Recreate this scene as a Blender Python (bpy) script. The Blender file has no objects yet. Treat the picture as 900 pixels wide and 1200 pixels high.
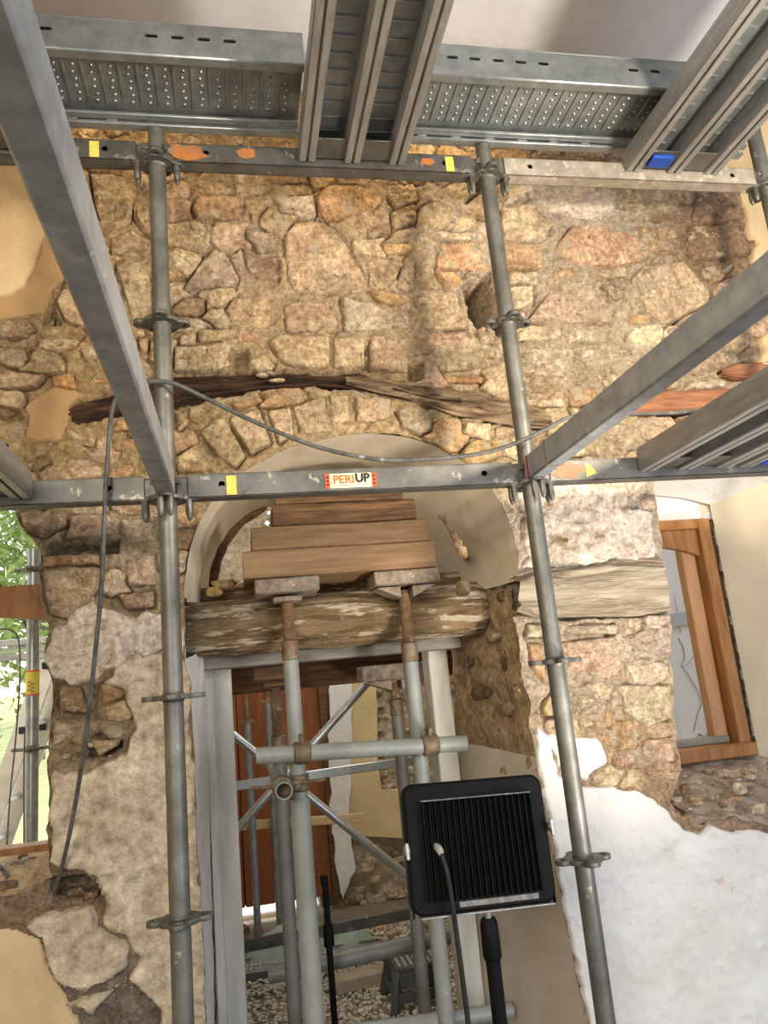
import bpy, bmesh, math, random
import numpy as np
from mathutils import Vector, Matrix
random.seed(7); rng = np.random.default_rng(7)
scene = bpy.context.scene
COL = scene.collection

# ------------------------------------------------------------------ camera
CX, CY, CZ, YAW, PITCH, ROLL, FPX = .1669, -1.9641, .4854, .2017, .2223, -.0954, 883.6
_cy, _sy, _cp, _sp = math.cos(YAW), math.sin(YAW), math.cos(PITCH), math.sin(PITCH)
_F = np.array([_sy*_cp, _cy*_cp, _sp]); _r = np.array([_cy, -_sy, 0.]); _u = np.cross(_r, _F)
_R = math.cos(ROLL)*_r + math.sin(ROLL)*_u; _U = -math.sin(ROLL)*_r + math.cos(ROLL)*_u
_O = np.array([CX, CY, CZ])
cam = bpy.data.cameras.new('camera'); co = bpy.data.objects.new('camera', cam); COL.objects.link(co)
cam.sensor_fit = 'VERTICAL'; cam.sensor_height = 36; cam.lens = FPX*36/1200; cam.clip_start = .05
co.matrix_world = Matrix(((_R[0], _U[0], -_F[0], CX), (_R[1], _U[1], -_F[1], CY), (_R[2], _U[2], -_F[2], CZ), (0, 0, 0, 1)))
scene.camera = co
# ------------------------------------------------------------------ world, sun, lights, exposure
scene.view_settings.view_transform = 'Standard'; scene.view_settings.look = 'None'
scene.view_settings.gamma = 1; scene.view_settings.exposure = 0.2
w = bpy.data.worlds.new('sky'); scene.world = w; w.use_nodes = True
nt = w.node_tree; sk = nt.nodes.new('ShaderNodeTexSky'); sk.sky_type = 'NISHITA'; sk.sun_disc = False
sk.sun_elevation = math.radians(52); sk.sun_rotation = math.radians(20); sk.air_density = 1.4; sk.dust_density = 3
hs = nt.nodes.new('ShaderNodeHueSaturation'); hs.inputs['Saturation'].default_value = .5; nt.links.new(sk.outputs[0], hs.inputs['Color']); nt.links.new(hs.outputs[0], nt.nodes['Background'].inputs[0]); nt.nodes['Background'].inputs[1].default_value = .42
def light(kind, name, loc, target, energy, color, size=.5, size_y=None):
    d = bpy.data.lights.new(name, kind); o = bpy.data.objects.new(name, d); COL.objects.link(o)
    o.location = loc; o.rotation_euler = (Vector(target)-Vector(loc)).to_track_quat('-Z', 'Y').to_euler()
    d.energy = energy; d.color = color
    if kind == 'AREA':
        d.size = size
        if size_y: d.shape = 'RECTANGLE'; d.size_y = size_y
    elif kind == 'SUN': d.angle = math.radians(.6)
    else: d.shadow_soft_size = size
    return o
light('SUN', 'sun', (5, 9, 8), (0, 0, 0), 3.8, (1, .94, .84))
k = light('SPOT', 'site_lamp_on_right_deck', (1.72, -1.45, 1.24), (.95, .35, 1.5), 150, (1, .86, .66), .09)
k.data.spot_size = math.radians(150); k.data.spot_blend = .6
k = light('SPOT', 'site_lamp_low_right', (1.45, -.95, -.25), (1.2, .35, 1.05), 140, (1, .90, .76), .12)
k.data.spot_size = math.radians(76); k.data.spot_blend = .9
light('AREA', 'daylight_behind_viewer', (2.7, -3.3, .1), (1.6, .35, -.5), 58, (.80, .87, 1), 1.5, 2.0)  # area light standing in for daylight from the unseen room side
light('AREA', 'fill_behind_viewer', (-.75, -3.1, 1.3), (.5, .35, .9), 74, (1, .86, .66), 1.0)  # soft warm fill added to lift the left side and jamb reveal
light('AREA', 'lamp_above_decks', (.9, .06, 2.5), (.9, .35, 2.2), 2.2, (1, .68, .30), .5, .04)
light('AREA', 'lamp_above_decks_left', (-.1, .06, 2.5), (-.1, .35, 2.2), 1.6, (1, .68, .30), .5, .04)
light('AREA', 'porch_fill', (.8, 1.7, 1.62), (.8, 2.5, 0), 24, (1, .95, .85), 1.2)  # fill light added inside the covered porch

# ------------------------------------------------------------------ measuring: image point -> plane
def PYv(px, py, Y):
    d = _F + _R*(px-450)/FPX - _U*(py-600)/FPX
    return _O + d*(Y-CY)/d[1]
def V(px, py, Y): return Vector(PYv(px, py, Y))
def proj(X, Y, Z):
    dx, dy, dz = X-CX, Y-CY, Z-CZ
    f = dx*_F[0]+dy*_F[1]+dz*_F[2]
    return 450+FPX*(dx*_R[0]+dy*_R[1]+dz*_R[2])/f, 600-FPX*(dx*_U[0]+dy*_U[1]+dz*_U[2])/f

# ------------------------------------------------------------------ numpy noise
def _hash(i, j, k, s):
    n = (i*374761393 + j*668265263 + k*2147483647 + s*1274126177) & 0xffffffff
    n = ((n ^ (n >> 13))*1274126177) & 0xffffffff
    return ((n ^ (n >> 16)) & 0xffff)/65535.*2-1
def vnoise(x, y, z, s=0):
    x = np.asarray(x, float); y = np.asarray(y, float)+0*x; z = np.asarray(z, float)+0*x
    xi, yi, zi = np.floor(x).astype(np.int64), np.floor(y).astype(np.int64), np.floor(z).astype(np.int64)
    u, v, w_ = x-xi, y-yi, z-zi
    u, v, w_ = u*u*(3-2*u), v*v*(3-2*v), w_*w_*(3-2*w_)
    r = 0
    for a in (0, 1):
        for b in (0, 1):
            for c in (0, 1):
                r = r + _hash(xi+a, yi+b, zi+c, s)*(u if a else 1-u)*(v if b else 1-v)*(w_ if c else 1-w_)
    return r
def fbm(x, y, z, o=3, s=0):
    r = 0; a = .5; f = 1
    for i in range(o): r = r + a*vnoise(np.asarray(x)*f, np.asarray(y)*f, np.asarray(z)*f, s+i*17); a *= .5; f *= 2.03
    return r

# ------------------------------------------------------------------ materials
def N(nt, t, **k):
    n = nt.nodes.new(t)
    for a, b in k.items(): setattr(n, a, b)
    return n
_M = {}
def mat(name, c1, c2=None, scale=12, rough=.7, metal=0, bump=.3, bscale=60, bdist=.004, stretch=(1, 1, 1), spots=None, objcol=False, attr=None,
        sscale=20, sth=.56, detail=6, emis=None, spec=.4, c3=None, grain=0, crag=0):
    if name in _M: return _M[name]
    m = bpy.data.materials.new(name); m.use_nodes = True; nt = m.node_tree; L = nt.links.new
    bs = nt.nodes['Principled BSDF']; bs.inputs['Roughness'].default_value = rough; bs.inputs['Metallic'].default_value = metal
    bs.inputs['Specular IOR Level'].default_value = spec
    tc = N(nt, 'ShaderNodeTexCoord'); mp = N(nt, 'ShaderNodeMapping'); mp.inputs['Scale'].default_value = stretch
    L(tc.outputs['Object'], mp.inputs[0])
    n1 = N(nt, 'ShaderNodeTexNoise'); n1.inputs['Scale'].default_value = scale; n1.inputs['Detail'].default_value = detail; n1.inputs['Roughness'].default_value = .62
    L(mp.outputs[0], n1.inputs['Vector'])
    cr = N(nt, 'ShaderNodeValToRGB'); cr.color_ramp.elements[0].position = .36; cr.color_ramp.elements[1].position = .64
    c2 = c2 or tuple(x*.75 for x in c1)
    cr.color_ramp.elements[0].color = (*c2, 1); cr.color_ramp.elements[1].color = (*c1, 1)
    if c3: e = cr.color_ramp.elements.new(.5); e.color = (*c3, 1)
    L(n1.outputs['Fac'], cr.inputs[0]); out = cr.outputs[0]
    if grain:
        ng = N(nt, 'ShaderNodeTexNoise'); ng.inputs['Scale'].default_value = grain; ng.inputs['Detail'].default_value = 7; ng.inputs['Roughness'].default_value = .75; L(mp.outputs[0], ng.inputs['Vector'])
        rg_ = N(nt, 'ShaderNodeValToRGB'); rg_.color_ramp.elements[0].position = .30; rg_.color_ramp.elements[1].position = .66; rg_.color_ramp.elements[0].color = (.50, .43, .36, 1); rg_.color_ramp.elements[1].color = (1.42, 1.40, 1.37, 1)
        L(ng.outputs['Fac'], rg_.inputs[0]); mx = N(nt, 'ShaderNodeMix', data_type='RGBA', blend_type='MULTIPLY'); mx.inputs[0].default_value = 1; L(out, mx.inputs[6]); L(rg_.outputs[0], mx.inputs[7]); out = mx.outputs[2]
    if objcol or attr:
        src = N(nt, 'ShaderNodeObjectInfo').outputs['Color'] if objcol else None
        if attr: a = N(nt, 'ShaderNodeAttribute'); a.attribute_name = attr; src = a.outputs['Color']
        mx = N(nt, 'ShaderNodeMix', data_type='RGBA', blend_type='MULTIPLY'); mx.inputs[0].default_value = 1
        L(src, mx.inputs[6]); L(out, mx.inputs[7]); out = mx.outputs[2]
    if spots:
        for k, (sc, sw, th, sofs) in enumerate(spots):
            n2 = N(nt, 'ShaderNodeTexNoise'); n2.inputs['Scale'].default_value = sw; n2.inputs['Detail'].default_value = 5; n2.inputs['Roughness'].default_value = .65
            mp2 = N(nt, 'ShaderNodeMapping'); mp2.inputs['Location'].default_value = (sofs, 3.7*k+1, .3); mp2.inputs['Scale'].default_value = stretch
            L(tc.outputs['Object'], mp2.inputs[0]); L(mp2.outputs[0], n2.inputs['Vector'])
            r2 = N(nt, 'ShaderNodeValToRGB'); r2.color_ramp.elements[0].position = th; r2.color_ramp.elements[1].position = th+.06
            L(n2.outputs['Fac'], r2.inputs[0])
            mx = N(nt, 'ShaderNodeMix', data_type='RGBA'); L(r2.outputs[0], mx.inputs[0]); L(out, mx.inputs[6]); mx.inputs[7].default_value = (*sc, 1); out = mx.outputs[2]
    L(out, bs.inputs['Base Color'])
    if bump:
        nb = N(nt, 'ShaderNodeTexNoise'); nb.inputs['Scale'].default_value = bscale; nb.inputs['Detail'].default_value = 8; nb.inputs['Roughness'].default_value = .65
        L(mp.outputs[0], nb.inputs['Vector'])
        if crag:
            vo = N(nt, 'ShaderNodeTexVoronoi'); vo.feature = 'DISTANCE_TO_EDGE'; vo.inputs['Scale'].default_value = crag; wv_ = N(nt, 'ShaderNodeVectorMath', operation='MULTIPLY_ADD'); L(nb.outputs['Color'], wv_.inputs[0]); wv_.inputs[1].default_value = (.09, .09, .09); L(mp.outputs[0], wv_.inputs[2]); L(wv_.outputs[0], vo.inputs['Vector'])
            mr = N(nt, 'ShaderNodeMapRange'); mr.inputs[2].default_value = .10; mr.inputs[3].default_value = -.35; mr.inputs[4].default_value = 0; L(vo.outputs['Distance'], mr.inputs[0])
            ad = N(nt, 'ShaderNodeMath', operation='ADD'); L(nb.outputs['Fac'], ad.inputs[0]); L(mr.outputs[0], ad.inputs[1]); nbo = ad.outputs[0]
        else: nbo = nb.outputs['Fac']
        bu = N(nt, 'ShaderNodeBump'); bu.inputs['Strength'].default_value = bump; bu.inputs['Distance'].default_value = bdist
        L(nbo, bu.inputs['Height']); L(bu.outputs[0], bs.inputs['Normal'])
    if emis: bs.inputs['Emission Color'].default_value = (*emis[0], 1); bs.inputs['Emission Strength'].default_value = emis[1]
    _M[name] = m; return m
G = lambda v: (v, v, v)
M_mortar = mat('mortar', (1.22, 1.2, 1.16), (.78, .73, .66), 24, .95, bump=1, bscale=72, bdist=.036, grain=64, attr='Col',
               spots=[((.60, .50, .36), 9, .60, 2.), ((.10, .062, .03), 34, .67, 5.)])
M_stone = mat('stone', (1.25, 1.22, 1.18), (.74, .68, .62), 13, .93, bump=1, bscale=62, bdist=.034, grain=52, objcol=True,
              spots=[((.60, .50, .37), 16, .57, 1.), ((.13, .08, .045), 40, .68, 4.)])
M_brick = mat('old_brick', (1.2, 1.15, 1.1), (.75, .67, .6), 18, .95, bump=1, bscale=66, bdist=.026, grain=60, objcol=True, spots=[((.5, .4, .29), 20, .60, 1.)])
M_plaster_beige = mat('beige_plaster', (.62, .48, .29), (.50, .37, .21), 5, .9, bump=.5, bscale=40, bdist=.006, spots=[((.36, .25, .13), 14, .66, 1.)])
M_plaster_tan = mat('tan_render', (.40, .26, .13), (.30, .19, .09), 7, .95, bump=.6, bscale=60, bdist=.006)
M_plaster_white = mat('white_plaster', (.78, .78, .78), (.68, .67, .65), 4, .88, bump=.8, bscale=20, bdist=.014, spots=[((.52, .42, .30), 7, .68, 3.), ((.40, .30, .2), 40, .72, 8.)])
M_plaster_cream = mat('cream_plaster', (.66, .59, .47), (.46, .39, .29), 7, .9, bump=1, bscale=16, bdist=.028, grain=24, spots=[((.30, .23, .14), 9, .64, 3.)])
M_plaster_arch = mat('arch_plaster', (.62, .54, .42), (.52, .44, .33), 3, .85, bump=.25, bscale=18, bdist=.008, spots=[((.34, .24, .14), 7, .69, 2.)])
M_lime = mat('lumpy_lime_mortar', (.76, .70, .64), (.54, .46, .38), 14, .95, bump=1, bscale=30, bdist=.02, grain=50, spots=[((.40, .28, .16), 12, .60, 2.), ((.26, .20, .14), 34, .64, 6.)])  # finer dark spots paint shade into the pits
M_reveal = mat('reveal_mortar', (.52, .40, .25), (.32, .22, .12), 16, .95, bump=1, bscale=40, bdist=.016, grain=50, spots=[((.42, .34, .24), 9, .60, 2.)])
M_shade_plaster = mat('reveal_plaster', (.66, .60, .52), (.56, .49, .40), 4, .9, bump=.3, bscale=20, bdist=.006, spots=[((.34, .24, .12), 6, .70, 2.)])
M_niche = mat('niche_plaster', (.66, .58, .45), (.60, .51, .38), 3, .9, bump=.35, bscale=25, bdist=.006)
M_ceiling = mat('ceiling_plaster', (.70, .73, .82), (.64, .67, .76), 6, .9, bump=.6, bscale=18, bdist=.01)
M_galv = mat('galvanised_steel', (.36, .38, .41), (.23, .245, .27), 25, .38, .6, .15, 90, .002, spots=[((.34, .32, .28), 12, .64, 2.)], spec=.5)
M_galv_pole = mat('weathered_galvanised_pole', (.23, .23, .21), (.14, .14, .125), 14, .5, .6, .2, 90, .002, spots=[((.48, .46, .40), 26, .66, 2.), ((.2, .13, .08), 20, .72, 6.)])
M_galv_bright = mat('bright_zinc', (.60, .62, .64), (.44, .46, .48), 18, .33, .8, .1, 60, .001, stretch=(6, 1, 6))
M_deck = mat('deck_zinc', (.30, .33, .35), (.21, .235, .25), 20, .4, .6, .1, 80, .001)
M_rail = mat('deck_rail_zinc', (.38, .385, .385), (.27, .27, .27), 14, .45, .55, .15, 80, .002, stretch=(3, .6, 3), spots=[((.26, .13, .07), 9, .73, 2.)])
M_bar = mat('ledger_bar_steel', (.17, .168, .16), (.10, .10, .095), 12, .5, .6, .2, 90, .002, spots=[((.42, .38, .32), 22, .63, 4.), ((.24, .14, .08), 7, .68, 1.)])
M_ros = mat('rosette_steel', (.19, .185, .17), (.10, .10, .09), 40, .5, .6, .4, 120, .003, spots=[((.40, .38, .34), 30, .64, 4.)])
M_grey_tube = mat('grey_painted_tube', (.33, .35, .33), (.25, .265, .25), 10, .45, .1, .15, 60, .002, spots=[((.55, .54, .48), 24, .68, 2.)])
M_grey_dark = mat('dull_grey_tube', (.21, .21, .19), (.15, .145, .13), 10, .5, .2, .15, 60, .002, spots=[((.3, .2, .1), 14, .68, 2.)])
M_rust = mat('rusty_thread', (.30, .19, .11), (.17, .10, .06), 30, .75, .3, .5, 90, .003, spots=[((.40, .33, .25), 30, .62, 2.)])
M_crust = mat('mortar_crusted_steel', (.36, .30, .24), (.17, .12, .08), 30, .9, .1, .9, 60, .006, spots=[((.55, .50, .43), 26, .60, 2.)])
M_clamp = mat('worn_coupler_steel', (.27, .21, .14), (.14, .105, .07), 30, .6, .4, .4, 90, .003, spots=[((.22, .1, .05), 20, .6, 2.)])
M_pine = mat('pine_board', (.27, .165, .085), (.18, .105, .05), 7, .7, 0, .3, 30, .003, stretch=(.8, 8, 12), spots=[((.15, .08, .04), 5, .62, 3.), ((.42, .34, .24), 9, .70, 7.)])
M_oldwood = mat('old_brown_timber', (.20, .11, .05), (.07, .035, .018), 9, .85, 0, .8, 30, .008, stretch=(.8, 8, 10), spots=[((.44, .30, .16), 8, .64, 3.)])
M_log = mat('log_timber', (.34, .235, .125), (.14, .085, .04), 6, .85, 0, 1, 16, .022, stretch=(1.2, 4, 6), spots=[((.60, .51, .38), 7, .54, 3.), ((.08, .04, .02), 5, .70, 8.)])
M_rot = mat('rotten_dark_timber', (.10, .05, .028), (.018, .009, .005), 8, .9, 0, 1, 25, .014, stretch=(1, 6, 8), spots=[((.30, .19, .11), 8, .66, 3.)])
M_rot_grey = mat('rotten_grey_timber', (.46, .34, .22), (.14, .085, .05), 8, .9, 0, 1, 25, .014, stretch=(1, 6, 8), spots=[((.06, .03, .02), 8, .64, 3.)])
M_oak = mat('weathered_oak_beam', (.56, .48, .37), (.30, .23, .15), 5, .9, 0, 1, 14, .02, stretch=(1, 4, 6), spots=[((.18, .11, .06), 7, .64, 3.)])  # dark flecks in the colour stand in for shaded crevices
M_redwood = mat('red_brown_timber', (.40, .19, .10), (.24, .10, .05), 8, .85, 0, .8, 30, .008, stretch=(1, 6, 8), spots=[((.5, .38, .27), 8, .68, 3.)])
M_frame = mat('window_frame_wood', (.36, .17, .055), (.22, .09, .025), 6, .5, 0, .2, 30, .003, stretch=(6, 6, .9), spots=[((.50, .33, .18), 3, .72, 3.)])
M_frame_in = mat('window_frame_pale_wood', (.50, .28, .14), (.40, .21, .10), 6, .55, 0, .2, 30, .003, stretch=(6, 6, .9), spots=[((.2, .08, .03), 9, .74, 3.)])
M_door = mat('brown_door_wood', (.27, .095, .03), (.19, .06, .018), 5, .5, 0, .1, 30, .003, stretch=(6, 6, .9))
M_ledy = mat('zinc_ledger', (.37, .40, .44), (.25, .27, .30), 22, .42, .25, .15, 90, .002, spots=[((.45, .47, .50), 9, .60, 2.)])
M_doorpost = mat('painted_door_frame', (.78, .76, .70), (.62, .59, .52), 6, .75, 0, .3, 30, .003, stretch=(4, 4, .8), spots=[((.28, .22, .14), 6, .66, 3.)])
M_greywood = mat('grey_painted_head', (.30, .28, .24), (.19, .17, .14), 8, .8, 0, .3, 30, .003, stretch=(.8, 5, 5))
M_black = mat('black_powder_coat', (.006, .006, .007), (.004, .004, .004), 30, .6, 0, .15, 100, .001, spec=.15)
M_rubber = mat('black_rubber', (.02, .02, .02), (.012, .012, .012), 30, .55, 0, .1, 100, .001)
M_cable = mat('dark_grey_cable', (.13, .13, .125), (.05, .05, .05), 30, .5, 0, .1, 100, .001, spots=[((.32, .31, .28), 9, .64, 1.)])
M_cablelight = mat('dusty_cable', (.42, .40, .36), (.22, .2, .18), 22, .5, 0, .1, 100, .001)
M_yellow = mat('yellow_tag', (.72, .66, .12), (.6, .5, .1), 30, .6, bump=0)
M_cream = mat('cream_label', (.85, .76, .50), (.82, .72, .45), 8, .6, bump=0)
M_redlab = mat('red_label', (.78, .09, .03), (.7, .07, .02), 8, .6, bump=0)
M_ltxt = mat('orange_print', (.78, .11, .015), (.75, .10, .015), 8, .6, bump=0)
M_btxt = mat('black_print', (.01, .01, .01), (.01, .01, .01), 8, .6, bump=0)
M_orange = mat('orange_paint', (.46, .17, .04), (.28, .13, .06), 30, .7, bump=.3, bscale=90, bdist=.001, spots=[((.17, .165, .15), 30, .56, 2.)])
M_red = mat('red_wedge', (.42, .02, .02), (.25, .02, .02), 24, .5, bump=.1)
M_blue = mat('blue_plastic', (.01, .07, .45), (.01, .05, .3), 24, .5, bump=0)
M_gravel = mat('gravel_stones', (.62, .57, .49), (.42, .37, .30), 30, .95, bump=.5, bscale=60, bdist=.01, objcol=False)
M_ground = mat('dirt_ground', (.30, .25, .18), (.2, .16, .11), 8, .95, bump=.8, bscale=40, bdist=.02)
M_grass = mat('grass_ground', (.44, .46, .22), (.32, .36, .14), 3, .95, bump=.8, bscale=30, bdist=.03)
M_leaf = mat('tree_leaf', (.36, .42, .15), (.22, .30, .09), 3, .6, bump=0)
M_bark = mat('tree_bark', (.16, .12, .08), (.08, .06, .04), 12, .9, bump=.8)
M_alu = mat('aluminium', (.62, .62, .60), (.5, .5, .48), 12, .4, .5, .1, 40, .001)
M_backplaster = mat('yellow_porch_plaster', (.62, .50, .29), (.54, .42, .23), 4, .9, bump=.3, bscale=20, bdist=.006)
M_whitewall = mat('outside_white_wall', (.90, .87, .86), (.84, .81, .80), 3, .85, bump=.3, bscale=25, bdist=.006)
M_crack = mat('crack_filler', (.40, .38, .35), (.3, .28, .25), 20, .9, bump=0)
M_plastic_grey = mat('dark_grey_plastic', (.085, .095, .10), (.06, .07, .075), 20, .5, 0, .15, 80, .001)
M_sack = mat('pale_green_sheet', (.36, .44, .38), (.26, .33, .28), 8, .5, 0, .4, 20, .01)
M_lens = mat('lamp_glass', (.9, .85, .7), (.9, .85, .7), 8, .2, 0, 0)
M_glow_bead = mat('glowing_bead', (1, .97, .9), (1, .97, .9), 8, .4, 0, 0, emis=((1, .95, .85), 30))

# ------------------------------------------------------------------ mesh helpers
def origin(o):
    v = Vector((0, 0, 0))
    while o: v += o.location; o = o.parent
    return v
def link(name, me, m=None, parent=None):
    o = bpy.data.objects.new(name, me); COL.objects.link(o)
    if m: me.materials.append(m)
    if parent: o.parent = parent
    return o
def tag(o, label=None, cat=None, group=None, kind=None):
    if label: o['label'] = label
    if cat: o['category'] = cat
    if group: o['group'] = group
    if kind: o['kind'] = kind
    return o
def thing(name, label, cat, loc=(0, 0, 0), group=None, kind=None):
    o = bpy.data.objects.new(name, None); COL.objects.link(o); o.location = loc; o.empty_display_size = .05
    return tag(o, label, cat, group, kind)
class MB:
    def __init__(s): s.v = []; s.f = []
    def add(s, vs, fs):
        n = len(s.v); s.v += [tuple(v) for v in vs]; s.f += [tuple(i+n for i in f) for f in fs]; return s
    def box(s, c, size, b=.002, rot=None):
        hx, hy, hz = (x/2 for x in size); b = min(b, hx*.45, hy*.45, hz*.45)
        idx = {}; vs = []
        for sx in (-1, 1):
            for sy in (-1, 1):
                for sz in (-1, 1):
                    for a in range(3):
                        e = [hx-b, hy-b, hz-b]; e[a] += b
                        idx[(sx, sy, sz, a)] = len(vs); vs.append(Vector((sx*e[0], sy*e[1], sz*e[2])))
        fs = []
        for a in range(3):
            o = [k for k in range(3) if k != a]
            for sg in (-1, 1):
                q = []
                for p in ((-1, -1), (1, -1), (1, 1), (-1, 1)):
                    k = [0, 0, 0]; k[a] = sg; k[o[0]] = p[0]; k[o[1]] = p[1]; q.append(idx[(*k, a)])
                fs.append(q)
            for p in ((-1, -1), (-1, 1), (1, -1), (1, 1)):
                k1 = [0, 0, 0]; k1[a] = -1; k1[o[0]] = p[0]; k1[o[1]] = p[1]; k2 = list(k1); k2[a] = 1
                fs.append((idx[(*k1, o[0])], idx[(*k2, o[0])], idx[(*k2, o[1])], idx[(*k1, o[1])]))
        for sx in (-1, 1):
            for sy in (-1, 1):
                for sz in (-1, 1): fs.append([idx[(sx, sy, sz, a)] for a in range(3)])
        c = Vector(c)
        if rot is not None: vs = [rot @ v for v in vs]
        return s.add([v+c for v in vs], fs)
    def bar(s, p0, p1, wd, hg, b=.002, up=(0, 0, 1)):       # rectangular bar from p0 to p1
        p0, p1 = Vector(p0), Vector(p1); d = (p1-p0); L = d.length; d.normalize()
        side = d.cross(Vector(up))
        if side.length < 1e-4: side = Vector((1, 0, 0))
        side.normalize(); u = side.cross(d)
        R = Matrix((side, d, u)).transposed()
        return s.box((p0+p1)/2, (wd, L, hg), b, R)
    def tube(s, pts, r, n=16, ri=None, caps=True):
        pts = [Vector(p) for p in pts]; rs = r if isinstance(r, (list, tuple)) else [r]*len(pts)
        rings = []; prev = None
        for i, p in enumerate(pts):
            t = (pts[min(i+1, len(pts)-1)]-pts[max(i-1, 0)]).normalized()
            if prev is None:
                a = Vector((0, 0, 1)) if abs(t.z) < .9 else Vector((1, 0, 0)); x = t.cross(a).normalized()
            else: x = (prev-t*prev.dot(t)).normalized()
            prev = x; y = t.cross(x)
            rings.append([p+(x*math.cos(2*math.pi*k/n)+y*math.sin(2*math.pi*k/n))*rs[i] for k in range(n)])
            if ri: rings[-1] += [p+(x*math.cos(2*math.pi*k/n)+y*math.sin(2*math.pi*k/n))*ri for k in range(n)]
        m = len(rings[0]); vs = [v for rg in rings for v in rg]; fs = []
        for i in range(len(pts)-1):
            for k in range(n):
                k2 = (k+1) % n; fs.append((i*m+k, i*m+k2, (i+1)*m+k2, (i+1)*m+k))
                if ri: fs.append((i*m+n+k2, i*m+n+k, (i+1)*m+n+k, (i+1)*m+n+k2))
        for i in (0, len(pts)-1):
            if ri:
                for k in range(n): k2 = (k+1) % n; fs.append((i*m+k, i*m+k2, i*m+n+k2, i*m+n+k))
            elif caps: fs.append(tuple(i*m+k for k in range(n)))
        return s.add(vs, fs)
    def build(s, name, m, parent=None, ang=40, recalc=True):
        o = origin(parent) if parent else Vector((0, 0, 0))
        me = bpy.data.meshes.new(name); me.from_pydata([(v[0]-o.x, v[1]-o.y, v[2]-o.z) for v in s.v], [], s.f)
        if recalc:
            bm = bmesh.new(); bm.from_mesh(me); bmesh.ops.recalc_face_normals(bm, faces=bm.faces); bm.to_mesh(me); bm.free()
        me.polygons.foreach_set('use_smooth', [True]*len(me.polygons))
        if ang < 180: me.set_sharp_from_angle(angle=math.radians(ang))
        return link(name, me, m, parent)
def arr_mesh(name, v, quads, m, parent=None, col=None, smooth=True):
    me = bpy.data.meshes.new(name); me.vertices.add(len(v)); me.vertices.foreach_set('co', np.asarray(v, np.float32).ravel())
    q = np.asarray(quads, np.int32); k = q.shape[1]
    me.loops.add(q.size); me.loops.foreach_set('vertex_index', q.ravel())
    me.polygons.add(len(q)); me.polygons.foreach_set('loop_start', np.arange(0, q.size, k, dtype=np.int32)); me.polygons.foreach_set('loop_total', np.full(len(q), k, np.int32))
    me.update(calc_edges=True); me.polygons.foreach_set('use_smooth', [smooth]*len(q))
    if col is not None:
        a = me.color_attributes.new('Col', 'FLOAT_COLOR', 'POINT'); a.data.foreach_set('color', np.c_[col, np.ones(len(col))].astype(np.float32).ravel())
    me.validate(); return link(name, me, m, parent)
def plate(name, outline, holes, thick, mtx, m, parent=None, bevel=0.):
    """flat plate with real holes, outline and holes as 2-D loops"""
    cu = bpy.data.curves.new('tmp', 'CURVE'); cu.dimensions = '2D'; cu.fill_mode = 'BOTH'; cu.extrude = thick/2; cu.bevel_depth = bevel; cu.bevel_resolution = 1
    for lp in [outline]+holes:
        sp = cu.splines.new('POLY'); sp.points.add(len(lp)-1)
        for i, p in enumerate(lp): sp.points[i].co = (p[0], p[1], 0, 1)
        sp.use_cyclic_u = True
    t = bpy.data.objects.new('tmp', cu); COL.objects.link(t); dg = bpy.context.evaluated_depsgraph_get()
    me = bpy.data.meshes.new_from_object(t.evaluated_get(dg)); bpy.data.objects.remove(t); bpy.data.curves.remove(cu)
    me.transform(Matrix.Translation(-origin(parent)) @ mtx if parent else mtx); me.name = name; me.materials.clear()
    return link(name, me, m, parent)
def text_mesh(name, s, size, mtx, m, parent, ext=.0004, bold=.0):
    cu = bpy.data.curves.new('tmp', 'FONT'); cu.body = s; cu.size = size; cu.extrude = ext; cu.offset = bold; cu.align_x = 'LEFT'; cu.align_y = 'BOTTOM_BASELINE'
    t = bpy.data.objects.new('tmp', cu); COL.objects.link(t); dg = bpy.context.evaluated_depsgraph_get()
    me = bpy.data.meshes.new_from_object(t.evaluated_get(dg)); bpy.data.objects.remove(t); bpy.data.curves.remove(cu)
    me.transform(Matrix.Translation(-origin(parent)) @ mtx); me.name = name; me.materials.clear()
    return link(name, me, m, parent)
def circ(cx, cy, r, n=16, sx=1, sy=1, rot=0):
    o = []
    for k in range(n):
        a = 2*math.pi*k/n; x, y = r*sx*math.cos(a), r*sy*math.sin(a)
        o.append((cx+x*math.cos(rot)-y*math.sin(rot), cy+x*math.sin(rot)+y*math.cos(rot)))
    return o
def copy_tree(o, parent=None):
    c = o.copy(); COL.objects.link(c)
    if parent: c.parent = parent
    for ch in list(o.children): copy_tree(ch, c)
    return c

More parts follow.
